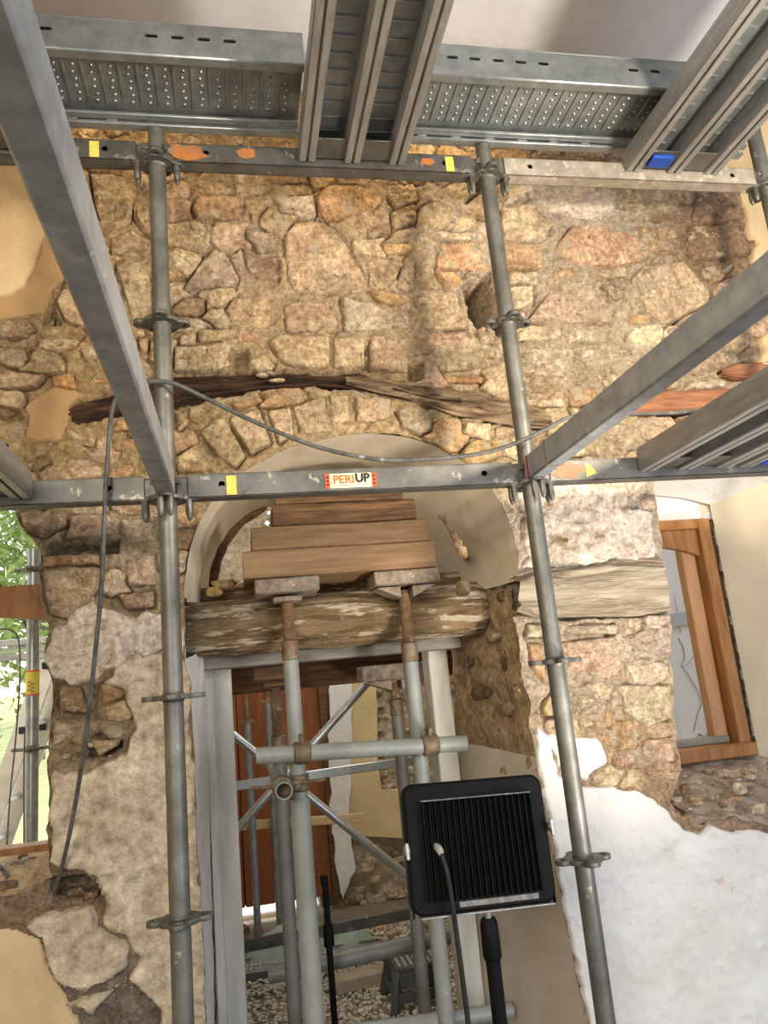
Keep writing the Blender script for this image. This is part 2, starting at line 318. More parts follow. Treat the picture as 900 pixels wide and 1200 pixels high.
# ================================================================== THE WALL
WY = .35
def sdf(poly, U, Vv):
    P = np.asarray(poly, float); Q = np.roll(P, -1, 0); d = np.full(U.shape, 1e9); ins = np.zeros(U.shape, bool)
    for (x0, y0), (x1, y1) in zip(P, Q):
        ex, ey = x1-x0, y1-y0; wx, wy = U-x0, Vv-y0
        t = np.clip((wx*ex+wy*ey)/(ex*ex+ey*ey+1e-9), 0, 1)
        d = np.minimum(d, (wx-t*ex)**2+(wy-t*ey)**2)
        c = (y0 > Vv) != (y1 > Vv)
        if y1 != y0: ins ^= c & (U < ex*(Vv-y0)/(y1-y0)+x0)
    return np.where(ins, -1, 1)*np.sqrt(d)
def ss(a, b, x): t = np.clip((x-a)/(b-a), 0, 1); return t*t*(3-2*t)
def rough(poly, step=6, amp=2.5, seed=0, closed=True):
    """densify a loop and give it a broken edge"""
    P = [np.array(p, float) for p in poly]; out = []; n = len(P)
    for i in range(n if closed else n-1):
        a, b = P[i], P[(i+1) % n]; L = np.linalg.norm(b-a); k = max(1, int(L/step))
        for j in range(k): out.append(a+(b-a)*j/k)
    if not closed: out.append(P[-1])
    o = np.array(out)
    o[:, 0] += amp*1.6*fbm(o[:, 0]*.07, o[:, 1]*.07, seed, 3, seed); o[:, 1] += amp*1.6*fbm(o[:, 0]*.07, o[:, 1]*.07, seed+9, 3, seed+5)
    return o
def hlow(X, Z): return .016*fbm(X*2.6, 1.3, Z*3.1, 2, 1)+.010*fbm(X*8, 4.1, Z*9, 2, 2)
def hfine(X, Z):
    a = X+.02*vnoise(X*12, 1, Z*12, 90); b = Z+.02*vnoise(X*12, 5, Z*12, 91)
    r = 1-np.abs(vnoise(a*13, 2, b*17, 92))*2
    return .013*fbm(X*18, 0, Z*24, 3, 3)+.009*r*np.clip(.5+1.2*vnoise(X*5, 3, Z*5, 61), 0, 1)+.006*(1-2*np.abs(vnoise(a*36, 3, b*46, 5)))+.004*fbm(X*80, 0, Z*90, 2, 7)
def rockh(x, z, sd):
    a = x+.015*vnoise(x*14, sd, z*14, 93); b = z+.015*vnoise(x*14, sd+5, z*14, 94)
    st = b*34+a*6*math.sin(sd)+2*vnoise(x*9, sd, z*9, 95); st = (st-np.floor(st))          # broken layers
    return 0.014*fbm(x*11, sd, z*11, 3, 5)+.006*(1-2*np.abs(vnoise(a*13, sd, b*17, 8)))+.0025*fbm(x*60, sd, z*60, 2, 9)+.0045*np.minimum(st*4, 1-st)

ARCH = [(216, 700), (216, 688), (222, 645), (232, 615), (246, 590), (262, 573), (282, 557), (312, 538), (345, 523), (390, 513), (430, 508), (470, 512), (508, 522), (545, 543), (572, 568), (590, 595), (601, 625), (607, 655), (606, 680)]
DOORL = [(244, 1260), (240, 1150), (236, 1050), (232, 1000), (228, 900), (224, 800), (216, 772)]
DOORR = [(600, 690), (603, 720), (609, 770), (614, 800), (622, 855), (638, 950), (658, 1060), (672, 1130), (684, 1190), (696, 1260)]
door_r = rough(DOORR[:5], 6, 4, 3, False); door_r2 = rough(DOORR[4:], 8, .8, 4, False)[1:]
door_l = rough(DOORL, 8, 1.2, 5, False)
arch_f = rough(ARCH, 6, .9, 6, False)
OP_DOOR = np.vstack([door_l, arch_f, door_r, door_r2])
winr_l = rough([(766, 480), (768, 540), (766, 575), (775, 640), (778, 720), (786, 780), (792, 850), (797, 895), (793, 915), (788, 935), (800, 950)], 6, 4, 8, False)
winr_b = rough([(800, 950), (818, 966), (850, 958), (900, 968), (960, 975), (1060, 985), (1160, 990)], 6, 5, 9, False)[1:]
OP_WR = np.vstack([winr_l, winr_b, [(1160, 480)]])
winl_r = rough([(12, 520), (12, 570), (18, 600), (30, 620), (48, 640), (50, 655), (48, 690), (57, 735), (52, 760), (62, 800), (62, 860), (58, 900), (58, 960), (55, 1000), (60, 1030)], 6, 4, 11, False)
winl_b = rough([(60, 1030), (20, 1048), (-60, 1055), (-330, 1075)], 6, 4, 12, False)[1:]
OP_WL = np.vstack([winl_r, winl_b, [(-330, 520)]])
OPEN = [OP_DOOR, OP_WR, OP_WL]
# voids in the masonry (image loops on the wall plane, depth in m)
HOLES = [([(540, 320), (574, 318), (582, 345), (580, 372), (560, 387), (549, 366)], .30), ([(479, 427), (496, 427), (497, 446), (478, 446)], .05),
         ([(272, 412), (290, 410), (294, 425), (288, 441), (272, 438)], .06), ([(-20, 478), (16, 480), (30, 491), (16, 496), (-20, 488)], .07),
         ([(52, 374), (60, 362), (66, 350), (62, 362), (72, 378), (50, 380)], .07), ([(60, 362), (72, 330), (88, 309), (84, 320), (70, 345)], .04),
         ([(53, 638), (100, 633), (139, 632), (139, 648), (100, 647), (54, 651)], .14), ([(58, 1030), (90, 1026), (118, 1029), (119, 1052), (62, 1056)], .12),
         ([(100, 862), (118, 856), (128, 866), (145, 868), (142, 880), (118, 892), (104, 888)], .05), ([(706, 738), (720, 728), (724, 738), (720, 760), (714, 758)], .04),
         ([(785, 925), (800, 918), (810, 945), (802, 958), (786, 942)], .06), ([(362, 248), (370, 236), (372, 252), (388, 262), (380, 266), (364, 258)], .03),
         ([(96, 395), (100, 388), (101, 399), (92, 401)], .05), ([(30, 408), (38, 406), (41, 416), (36, 416)], .05), ([(718, 327), (730, 333), (722, 338), (700, 332)], .03),
         ([(65, 800), (110, 800), (118, 812), (112, 846), (66, 842)], .03), ([(60, 888), (82, 866), (112, 880), (110, 892), (74, 898)], .02),
         ([(545, 735), (548, 748), (546, 762), (543, 750)], .02)]
BEAMS = {'rot': [(78, 489), (92, 472), (135, 462), (200, 442), (250, 438), (330, 436), (390, 437), (440, 442), (500, 455), (560, 462), (606, 478), (640, 490), (640, 505), (600, 500), (560, 491), (520, 482), (480, 470), (430, 457), (360, 453), (300, 457), (245, 466), (200, 478), (140, 488), (90, 497)],
         'red': [(735, 487), (745, 466), (800, 458), (866, 458), (930, 452), (930, 476), (860, 480), (790, 483)],
         'right': [(838, 438), (860, 427), (960, 420), (960, 446), (900, 447), (860, 444)],
         'oak': [(602, 690), (606, 676), (650, 668), (700, 664), (776, 660), (790, 716), (740, 722), (650, 726), (603, 718)]}
SD = '''t 106,205 152,207 162,220 152,262 140,272 125,280 112,245|b 155,227 176,222 178,280 163,268 156,255|t 128,282 155,270 173,285 176,298 150,296 132,303|t 135,310 176,315 178,370 155,375 145,340
t 90,312 108,355 118,390 76,376 66,352|t 0,378 33,377 43,387 30,396 0,396|r 232,232 280,232 290,252 280,262 230,258 225,248|o 285,236 312,240 310,248 296,260 288,250|w 320,236 367,230 370,250 364,258 330,250
r 312,206 360,206 365,213 313,213|O 372,232 380,222 408,220 447,227 445,240 425,252 385,257 372,248|g 215,340 230,315 252,292 265,298 280,327 277,338 240,342|g 287,273 320,275 325,293 305,298 290,280|b 283,285 305,300 330,300 335,320 328,340 305,330 288,312
t 334,276 345,262 378,258 395,275 420,305 429,322 430,342 405,345 380,345 345,343 337,325 334,300|b 200,365 218,351 240,353 240,367 230,370 202,368|t 264,362 274,350 310,350 320,365 317,382 305,387 272,385|t 332,360 352,353 380,355 397,380 395,389 335,389
g 200,373 230,373 250,383 230,389 203,389|g 400,352 430,358 480,374 480,389 402,390|o 432,342 462,346 485,350 472,364 445,356|b 425,266 452,266 457,277 430,281|o 445,287 485,288 485,297 452,297
t 475,302 485,302 487,340 475,345 462,340|c 485,356 494,346 540,342 546,375 548,385 520,387 486,389|O 510,320 530,322 542,333 535,339 520,335|t 492,327 510,327 513,340 490,341|O 511,286 550,286 575,285 576,316 530,316 511,315|c 512,272 565,272 565,281 520,283
c 530,255 555,255 560,266 542,270 525,266|t 450,220 485,215 490,237 462,248 452,230|t 457,252 485,242 487,262 460,272|c 585,246 619,242 648,262 638,284 590,283|O 587,288 637,291 635,315 590,318
O 653,287 669,267 722,265 756,287 759,302 722,313 672,310 648,300|t 726,223 808,223 811,240 793,249 740,249 724,246|b 755,256 805,256 800,267 758,264|t 742,268 790,270 795,287 788,300 763,303 759,287|b 814,226 860,224 870,260 840,264 808,260|b 803,268 870,267 880,298 850,304 812,307 802,296|b 815,312 860,310 850,326 830,336
c 738,329 753,313 797,309 830,343 827,358 779,381 756,361|c 617,379 646,338 687,335 720,358 720,377 665,381|o 642,316 674,314 674,329 646,333|c 680,319 733,313 736,325 687,329|w 596,338 624,338 624,358 600,365|c 594,319 631,320 630,333 594,333|O 735,369 756,369 763,378 738,382|t 702,337 716,331 731,347 722,353
c 603,405 675,408 671,445 607,442|w 681,409 712,409 716,422 680,422|c 722,408 757,408 747,420 725,421|t 681,440 702,440 702,452 682,451|t 607,453 660,453 661,463 610,463|r 664,453 707,457 698,470 678,479 668,476|w 613,469 661,467 665,477 622,477|c 802,430 840,409 856,423 845,432 813,441|O 778,448 796,448 794,456 781,457|c 808,448 851,444 851,454 802,457
t 755,491 785,488 798,503 767,521 752,510|b 790,491 823,484 813,505 797,512|g 705,510 747,501 761,521 727,531 702,523|o 667,537 720,539 720,553 667,554|c 700,493 747,488 747,497 710,506|c 603,383 658,385 658,400 605,401|c 665,385 713,387 711,402 666,402
t 433,395 478,395 477,438 433,434|t 390,398 427,398 427,431 390,434|p 486,392 550,389 551,408 488,411|p 482,414 514,414 514,424 484,425|g 511,431 531,417 561,417 570,432 519,438|O 520,441 568,441 568,448 522,448|g 465,482 481,475 506,486 506,504 492,510 470,502|c 545,497 575,497 574,518 542,508|c 579,502 595,502 595,518 580,520
t 417,465 458,467 458,487 441,496 417,494|t 386,465 407,465 410,496 389,501|c 557,390 577,395 579,406 562,406|o 563,413 579,413 579,420 565,420|c 205,408 271,406 271,430 240,438 205,435|r 279,393 306,393 303,407 282,404|t 313,402 330,394 386,397 386,429 370,434 331,426|c 291,425 308,418 323,430 318,436 301,438
r 271,474 307,467 309,472 276,481|r 223,493 250,479 251,485 230,499|t 233,507 262,489 288,535 276,550 256,538|t 268,492 304,479 318,520 293,533|t 313,482 339,479 345,510 327,520|t 343,479 381,467 383,509 351,511|t 206,537 230,523 250,553 208,553|t 206,482 220,479 221,496 208,508
t 232,387 274,389 273,401 234,401|c 211,397 229,392 229,404 211,404|g 0,409 30,412 35,425 25,434 0,428|t 44,396 93,398 91,405 65,413 44,408|g 94,409 126,402 128,424 102,426|O 104,451 111,438 129,443 129,451|O 62,443 86,439 91,456 64,456|t 0,437 55,441 46,454 0,458|b 43,541 60,532 64,545 46,553|b 26,543 40,542 39,553 26,551|t 77,502 116,500 111,528 84,520
o 136,493 159,491 164,504 132,506|r 133,516 161,516 163,529 136,529|t 161,396 174,396 174,416 165,416|b 24,602 80,597 78,616 50,632 29,621|c 85,605 131,605 135,629 76,631|O 50,653 117,651 116,662 51,665|t 50,669 116,666 116,687 103,706 80,725 59,721|t 142,609 186,609 184,639 145,636|t 145,658 182,649 183,686 151,686|r 139,698 181,692 181,712 149,715
b 70,802 96,806 104,836 70,834|t 62,843 96,849 73,871 63,875|t 106,868 140,866 138,874 116,886|o 637,590 653,590 653,596 638,598|o 648,632 665,632 661,645 648,645|p 746,586 765,583 766,598 750,599|r 723,598 733,598 733,602 725,602|p 653,753 720,746 732,796 660,799|g 736,749 781,731 785,772 739,776|w 664,734 728,731 724,743 675,743
w 754,722 782,720 782,732 754,734|t 678,828 701,826 701,839 678,841|p 680,844 699,843 699,854 682,855|t 674,815 695,815 695,824 677,826|o 706,829 720,832 720,853 706,858|g 724,803 785,803 788,841 756,852 728,834|p 751,867 792,863 792,893 751,893|p 717,882 747,882 747,897 719,900|c 617,732 635,732 635,747 615,747|O 619,754 635,754 637,800 623,782|p 753,902 794,905 795,914 757,913'''
PAL = {'c': (.70, .60, .46), 't': (.58, .47, .34), 'o': (.62, .44, .25), 'O': (.66, .41, .22), 'r': (.44, .28, .18), 'g': (.48, .43, .36), 'b': (.30, .21, .13), 'w': (.76, .68, .56), 'p': (.66, .50, .39)}
STONES = []
for seg in SD.replace('\n', '|').split('|'):
    a = seg.split(); STONES.append((a[0], np.array([[float(q) for q in p.split(',')] for p in a[1:]])))
# plaster coats: loop, thickness, material, waviness, edge roughness
PLASTER = [
    ('plaster', [(-60, 150), (50, 150), (58, 200), (68, 240), (62, 265), (50, 290), (42, 315), (30, 340), (10, 352), (-60, 362)], .020, M_plaster_beige, .3, 1.5),
    ('render', [(-60, 345), (0, 345), (30, 335), (45, 300), (55, 270), (70, 235), (84, 252), (92, 275), (86, 302), (70, 330), (50, 372), (20, 374), (-60, 378)], .010, M_plaster_tan, .5, 2),
    ('plaster', [(820, 60), (834, 200), (858, 224), (868, 250), (874, 275), (884, 290), (878, 312), (866, 325), (884, 345), (905, 380), (890, 400), (890, 430), (930, 445), (1100, 450), (1100, 60)], .020, M_plaster_beige, .4, 2),
    ('plaster', [(628, 848), (640, 862), (652, 905), (683, 921), (715, 920), (750, 927), (775, 945), (800, 972), (815, 980), (832, 968), (850, 976), (880, 972), (930, 990), (1100, 995), (1100, 1280), (699, 1280), (686, 1190), (674, 1130), (660, 1060), (640, 950), (626, 880)], .016, M_plaster_white, 1.1, 1.8),
    ('plaster', [(62, 905), (108, 900), (150, 884), (160, 850), (148, 818), (122, 798), (150, 770), (200, 760), (216, 776), (224, 820), (228, 900), (234, 1010), (240, 1100), (246, 1280), (178, 1280), (186, 1190), (174, 1160), (150, 1150), (128, 1160), (110, 1190), (92, 1180), (80, 1175), (150, 1150), (162, 1118), (148, 1100), (120, 1085), (124, 1050), (120, 1026), (92, 1022), (62, 1012), (60, 960)], .022, M_plaster_cream, 2.6, 3.5),
    ('plaster', [(-60, 1085), (20, 1088), (50, 1098), (56, 1130), (76, 1165), (92, 1200), (92, 1280), (-60, 1280)], .006, M_plaster_beige, .3, 1.5),
    ('plaster', [(28, 1078), (60, 1068), (108, 1064), (114, 1085), (150, 1108), (152, 1130), (135, 1143), (95, 1158), (70, 1148), (56, 1120), (52, 1096)], .030, M_plaster_cream, 1.0, 2.5),
    ('lime_coat', [(60, 742), (104, 704), (116, 716), (136, 712), (146, 718), (190, 716), (216, 745), (220, 760), (196, 762), (150, 772), (120, 792), (104, 800), (66, 796), (54, 768)], .018, M_lime, 3.6, 4),
    ('lime_coat', [(600, 572), (608, 600), (614, 640), (612, 668), (650, 662), (700, 660), (764, 655), (770, 640), (762, 605), (740, 598), (738, 575), (700, 572), (700, 540), (650, 545), (610, 555)], .018, M_lime, 3.6, 4),
    ('lime_coat', [(640, 860), (676, 862), (700, 866), (712, 878), (712, 892), (684, 912), (656, 900)], .012, M_plaster_white, 1.5, 3),
    ('lime_coat', [(590, 214), (650, 216), (722, 218), (718, 250), (690, 258), (668, 258), (650, 252), (622, 236), (590, 240)], .010, M_lime, 1.6, 3),
    ('lime_coat', [(60, 455), (98, 462), (82, 478), (82, 500), (70, 520), (30, 515), (34, 490), (30, 478)], .012, M_plaster_tan, 1, 2)]
PL = [(n, rough(p, 5, a*1.7, i+20), t, m, wv) for i, (n, p, t, m, wv, a) in enumerate(PLASTER)]

# automatic fill of small stones between the measured ones
def fill_stones(n_max):
    avoid = [s[1] for s in STONES]+[np.array(h[0], float) for h in HOLES]+[np.array(b, float) for b in BEAMS.values()]
    def clear(x, y):
        d = np.full(np.shape(x), 99.)
        for P in OPEN: d = np.minimum(d, sdf(P, x, y)-1.5)
        for _, P, *_r in PL: d = np.minimum(d, sdf(P, x, y)+1)
        for P in avoid: d = np.minimum(d, sdf(P, x, y)-1.2)
        return d
    tr = rng.random((9000, 2))*[930, 900]+[-15, 125]; d = clear(tr[:, 0], tr[:, 1]); order = np.argsort(-np.minimum(d, 9)+rng.random(len(d))*3); cent = []
    for i in order:
        x, y = tr[i]
        if d[i] < 3.6 or (y > 560 and not (x < 215 or x > 596)): continue
        R = 21 if y > 190 else 15
        if all(((x-a)/1.55)**2+(y-b)**2 > (R*(.55+.45*k))**2 for a, b, k in cent): cent.append((x, y, rng.random()))
    cent = np.array(cent)[:n_max]; out = []; th = np.linspace(0, 2*np.pi, 16, endpoint=False); r = np.arange(1.5, 30, 1.2)
    for i, (x, y, k) in enumerate(cent):
        gx = x+1.5*np.cos(th)[:, None]*r[None]; gy = y+np.sin(th)[:, None]*r[None]
        ok = clear(gx, gy) > 0
        own = ((gx-x)/1.5)**2+(gy-y)**2
        for j, (a, b, k2) in enumerate(cent):
            if j != i and abs(a-x) < 95 and abs(b-y) < 65: ok &= own < ((gx-a)/1.5)**2+(gy-b)**2-12
        ok &= (r*r)[None] < (17+6*k)**2
        n = np.argmin(np.c_[ok, np.zeros(16, bool)], 1); rr = np.where(n > 0, r[np.maximum(n-1, 0)], .8)
        P = np.c_[x+1.5*np.cos(th)*rr, y+np.sin(th)*rr]
        if rr.mean() < 2.6: continue
        if y < 200: code = rng.choice(list('ttocob'))
        elif x > 590 and y > 200: code = rng.choice(list('ccwptco'))
        elif x > 480: code = rng.choice(list('ccttotc'))
        else: code = rng.choice(list('tttctcor'))
        out.append((code, P))
    return out
STONES += fill_stones(300-len(STONES))

# grid of the front surface
def wall_grid(x0, x1, z0, z1, cell):
    nx, nz = int((x1-x0)/cell)+1, int((z1-z0)/cell)+1
    X, Z = np.meshgrid(np.linspace(x0, x1, nx), np.linspace(z0, z1, nz)); return X.ravel(), Z.ravel(), nx, nz
def quads_of(nx, nz):
    i = np.arange(nx*nz).reshape(nz, nx); return np.stack([i[:-1, :-1], i[:-1, 1:], i[1:, 1:], i[1:, :-1]], -1).reshape(-1, 4)
def unproj_wall(u, v):
    d = _F+np.outer(u-450, _R)/FPX-np.outer(v-600, _U)/FPX
    P = _O+d*((WY-CY)/d[:, 1])[:, None]; return P[:, 0], P[:, 2]
def cut_and_snap(X, Z, q, loops, snap):
    U, Vv = proj(X, WY, Z); qc = q.mean if False else None
    cu, cv = U[q].mean(1), Vv[q].mean(1); kill = np.zeros(len(q), bool); D = np.full(len(X), 1e9); NX, NZ = X.copy(), Z.copy()
    for P in loops:
        lo, hi = P.min(0)-15, P.max(0)+15
        s = (cu > lo[0]) & (cu < hi[0]) & (cv > lo[1]) & (cv < hi[1]); k = np.zeros(len(q), bool); k[s] = sdf(P, cu[s], cv[s]) < 0
        bk = np.unique(q[k]); bo = np.unique(q[~k]); b = np.intersect1d(bk, bo)
        A = P; B = np.roll(P, -1, 0); bu, bv = U[b], Vv[b]; best = np.full(len(b), 1e9); nu, nv = bu.copy(), bv.copy()
        for (ax, ay), (bx, by) in zip(A, B):
            ex, ey = bx-ax, by-ay; t = np.clip(((bu-ax)*ex+(bv-ay)*ey)/(ex*ex+ey*ey+1e-9), 0, 1); qx, qy = ax+t*ex, ay+t*ey
            dd = (bu-qx)**2+(bv-qy)**2; m = dd < best; best[m] = dd[m]; nu[m] = qx[m]; nv[m] = qy[m]
        m = best < snap**2; xx, zz = unproj_wall(nu[m], nv[m]); NX[b[m]] = xx; NZ[b[m]] = zz
        kill |= k
    return NX, NZ, q[~kill]
X, Z, nx, nz = wall_grid(-1.35, 3.1, -1.13, 2.62, 0.0062)
q = quads_of(nx, nz)
X, Z, q = cut_and_snap(X, Z, q, OPEN, 5)
U, Vv = proj(X, WY, Z)
h = hlow(X, Z)+hfine(X, Z)
cover = .5*fbm(X*11, 7, Z*14, 4, 77)*2; g = .28+1.35*vnoise(X*9, 2, Z*9, 40)                              # how open the joints are
for c, P in STONES:
    lo, hi = P.min(0)-8, P.max(0)+8; s = np.where((U > lo[0]) & (U < hi[0]) & (Vv > lo[1]) & (Vv < hi[1]))[0]
    if not len(s): continue
    d = sdf(P, U[s], Vv[s]); gs = np.clip(g[s], -.35, 1)
    h[s] -= .026*gs*np.exp(-(np.maximum(d, 0)/2.)**2)*(d > -3.5); cv_ = cover[s]+.25*ss(-9, -1, d); h[s] = np.where(d < -2.5, h[s]-.034*ss(-2.5, -4.5, d)*ss(.27, .15, cv_)+.010*ss(.17, .36, cv_), h[s])
for P, dep in HOLES:
    P = np.array(P, float); lo, hi = P.min(0)-8, P.max(0)+8; s = np.where((U > lo[0]) & (U < hi[0]) & (Vv > lo[1]) & (Vv < hi[1]))[0]
    d = sdf(P, U[s], Vv[s])+1.5*vnoise(U[s]*.2, 0, Vv[s]*.2, 3); h[s] -= dep*ss(1, -3.5, d)
for k, P in BEAMS.items():
    P = rough(P, 6, 4, 60); lo, hi = P.min(0)-8, P.max(0)+8; s = np.where((U > lo[0]) & (U < hi[0]) & (Vv > lo[1]) & (Vv < hi[1]))[0]
    d = sdf(P, U[s], Vv[s]); h[s] -= (.10 if k == 'rot' else .06)*ss(2.5, -2, d)
for n_, P, t, m_, wv in PL:
    lo, hi = P.min(0)-8, P.max(0)+8; s = np.where((U > lo[0]) & (U < hi[0]) & (Vv > lo[1]) & (Vv < hi[1]))[0]
    d = sdf(P, U[s], Vv[s]); h[s] -= .03*ss(-1, -5, d)
# colour of the mortar itself, from place to place
CP = [((60, 300), (.42, .29, .16)), ((250, 300), (.56, .43, .29)), ((430, 300), (.58, .44, .29)), ((560, 250), (.66, .54, .41)), ((680, 230), (.70, .60, .49)), ((700, 400), (.68, .56, .41)), ((840, 300), (.36, .25, .15)),
      ((80, 440), (.50, .35, .18)), ((300, 420), (.56, .42, .25)), ((450, 520), (.54, .40, .22)), ((100, 540), (.54, .38, .19)), ((650, 520), (.54, .40, .23)), ((250, 530), (.50, .36, .19)), ((400, 160), (.42, .28, .12)),
      ((680, 610), (.72, .64, .56)), ((690, 780), (.62, .50, .36)), ((110, 620), (.50, .40, .28)), ((120, 850), (.42, .31, .19)), ((90, 1060), (.34, .24, .15)), ((720, 900), (.58, .40, .25)), ((850, 960), (.52, .36, .24)), ((150, 1180), (.30, .25, .19))]
CP = [(p, (c[0]*.97, c[1]*1.04, c[2]*1.16)) for p, c in CP]
W = 0; C = 0
for (a, b), c in CP:
    ww = 1/(((U-a)**2+(Vv-b)**2)+900.)**1.6; W = W+ww; C = C+ww[:, None]*np.array(c)
C = C/W[:, None]; C *= (1+.18*fbm(X*7, 0, Z*7, 3, 9))[:, None]
wall = arr_mesh('wall_back', np.c_[X, WY-h, Z], q, M_mortar, col=C); tag(wall, kind='structure')
def hfront(x, z): return float(WY-hlow(np.array([x]), np.array([z]))[0])

def resample(P, n):
    P = np.asarray(P, float); s = np.r_[0, np.cumsum(np.linalg.norm(np.diff(P, axis=0), axis=1))]; t = np.linspace(0, s[-1], n)
    return np.stack([np.interp(t, s, P[:, k]) for k in range(P.shape[1])], 1)
# stones
def make_stone(name, P, m, colr, parent, proud, seed, basefn=None, deep=.045):
    Q = rough(P, max(3.0, math.sqrt(abs(np.ptp(P[:, 0])*np.ptp(P[:, 1])))/7), .7, seed)
    Q = resample(np.vstack([Q, Q[:1]]), max(18, min(64, int(2.2*math.sqrt(abs(np.ptp(P[:, 0])*np.ptp(P[:, 1])))))) + 1)[:-1]
    Q = Q*.8+np.roll(Q, 1, 0)*.1+np.roll(Q, -1, 0)*.1
    c = Q.mean(0); n = len(Q); rings = []
    size = min(np.ptp(P[:, 0]), np.ptp(P[:, 1])); NR = int(max(3, min(12, size/4.5))); e = max(.78, 1-2.6/size)
    RS = [1.02, 1.0, (1+e)/2, e]+[e*(1-(k+1)/NR) for k in range(NR-1)]
    for s in RS: rings.append(c+(Q-c)*s)
    A = np.vstack(rings+[c[None]]); x, z = unproj_wall(A[:, 0], A[:, 1])
    tx, tz = random.uniform(-.06, .06), random.uniform(-.05, .07); cx, cz = x[-1], z[-1]
    hh = hlow(np.full_like(x, cx), np.full_like(z, cz))*.6+hlow(x, z)*.4+proud+tx*(x-cx)+tz*(z-cz)+rockh(x, z, seed*1.7)*1.15
    off = np.concatenate([np.full(n, -deep), np.full(n, -.016), np.full(n, -.006), np.full(n, -.001), *[np.full(n, .0015)]*(NR-1), [.002]]) if False else np.concatenate([np.full(n, -deep), np.full(n, -.016), np.full(n, -.006), np.full(n, -.001), np.full(n*(NR-1), .0015), [.002]])
    hh = hh+off; v = np.c_[x, WY-hh, z]; fs = []
    for r in range(len(RS)-1):
        for k in range(n): k2 = (k+1) % n; fs.append((r*n+k, r*n+k2, (r+1)*n+k2, (r+1)*n+k))
    for k in range(n): fs.append(((len(RS)-1)*n+k, (len(RS)-1)*n+(k+1) % n, len(RS)*n))
    me = bpy.data.meshes.new(name); me.from_pydata(v.tolist(), [], fs); me.polygons.foreach_set('use_smooth', [True]*len(fs)); me.update()
    bm = bmesh.new(); bm.from_mesh(me)
    bmesh.ops.recalc_face_normals(bm, faces=bm.faces)
    if bm.faces[-1].normal.y > 0: bmesh.ops.reverse_faces(bm, faces=bm.faces)
    bm.to_mesh(me); bm.free(); me.set_sharp_from_angle(angle=math.radians(60))
    o = link(name, me, m, parent); j = random.uniform(.86, 1.12); o.color = (colr[0]*j, colr[1]*j*random.uniform(.96, 1.03), colr[2]*j*random.uniform(.9, 1.05), 1); return o
for i, (c, P) in enumerate(STONES):
    reg = P.mean(0); mc = np.array(CP[int(np.argmin([(reg[0]-a)**2+(reg[1]-b)**2 for (a, b), _ in CP]))][1]); colr = tuple(np.array(PAL[c])*.68+mc*.36); big = np.ptp(P[:, 0])*np.ptp(P[:, 1]) > 900
    make_stone('brick' if c in 'rO' and np.ptp(P[:, 1]) < 16 and np.ptp(P[:, 0]) > 18 else 'stone', P, M_brick if c in 'rO' and not big else M_stone, colr, wall, random.uniform(.004, .014) if big else random.uniform(.0, .014), i)

# plaster coats
for i, (n_, P, t, m_, wv) in enumerate(PL):
    uu = np.clip(P[:, 0], -100, 1000); pxs, pzs = unproj_wall(P[:, 0], P[:, 1])
    x0, x1, z0, z1 = max(-1.35, pxs.min()-.03), min(3.1, pxs.max()+.03), max(-1.13, pzs.min()-.03), min(2.6, pzs.max()+.03)
    X2, Z2, a, b = wall_grid(x0, x1, z0, z1, .0065); q2 = quads_of(a, b); X2, Z2, q2 = cut_and_snap(X2, Z2, q2, OPEN, 5)
    U2, V2 = proj(X2, WY, Z2); d = sdf(P, U2, V2)
    q2 = q2[(d[q2] < 5).any(1)]
    used = np.unique(q2); mp = np.zeros(len(X2), np.int64); mp[used] = np.arange(len(used)); q2 = mp[q2]; X2, Z2, d = X2[used], Z2[used], d[used]
    hh = hlow(X2, Z2)+t+wv*(.006*fbm(X2*14, 2, Z2*14, 3, 30+i)+.0025*(1-2*np.abs(vnoise(X2*24, 2, Z2*24, 31)))+.0022*fbm(X2*60, 2, Z2*60, 2, 50))-.055*ss(-1.5, 3.5, d)
    arr_mesh(n_, np.c_[X2, WY-hh, Z2], q2, m_, wall)

# openings: reveals from the front edge to a back edge
def front3(P):
    x, z = unproj_wall(P[:, 0], P[:, 1]); return np.c_[x, WY-hlow(x, z)*.6-.004, z]
def strip(name, A, B, m, parent, nu=80, nv=24, amp=.006, f=14, seed=0, powr=1., kind=None, lump=0.):
    A, B = resample(A, nu), resample(B, nu); t = np.linspace(0, 1, nv)**powr
    G3 = A[:, None]*(1-t)[None, :, None]+B[:, None]*t[None, :, None]; V3 = G3.reshape(-1, 3)
    edge = np.sin(np.pi*np.clip(np.tile(t, nu), .0, 1))**.4 if amp else 0
    for k in (0, 2):
        V3[:, k] += edge*(amp*fbm(V3[:, 0]*f, V3[:, 1]*f, V3[:, 2]*f+k*9, 3, seed+k)*1.5+lump*fbm(V3[:, 0]*6, V3[:, 1]*6, V3[:, 2]*6+k*5, 2, seed+k+3))
    i = np.arange(nu*nv).reshape(nu, nv); q = np.stack([i[:-1, :-1], i[:-1, 1:], i[1:, 1:], i[1:, :-1]], -1).reshape(-1, 4)
    return arr_mesh(name, V3, q, m, parent)
BY = .95
def backpl(pts, Y=BY): return np.array([PYv(a, b, Y) for a, b in pts])
A = front3(arch_f); mid = A.copy()
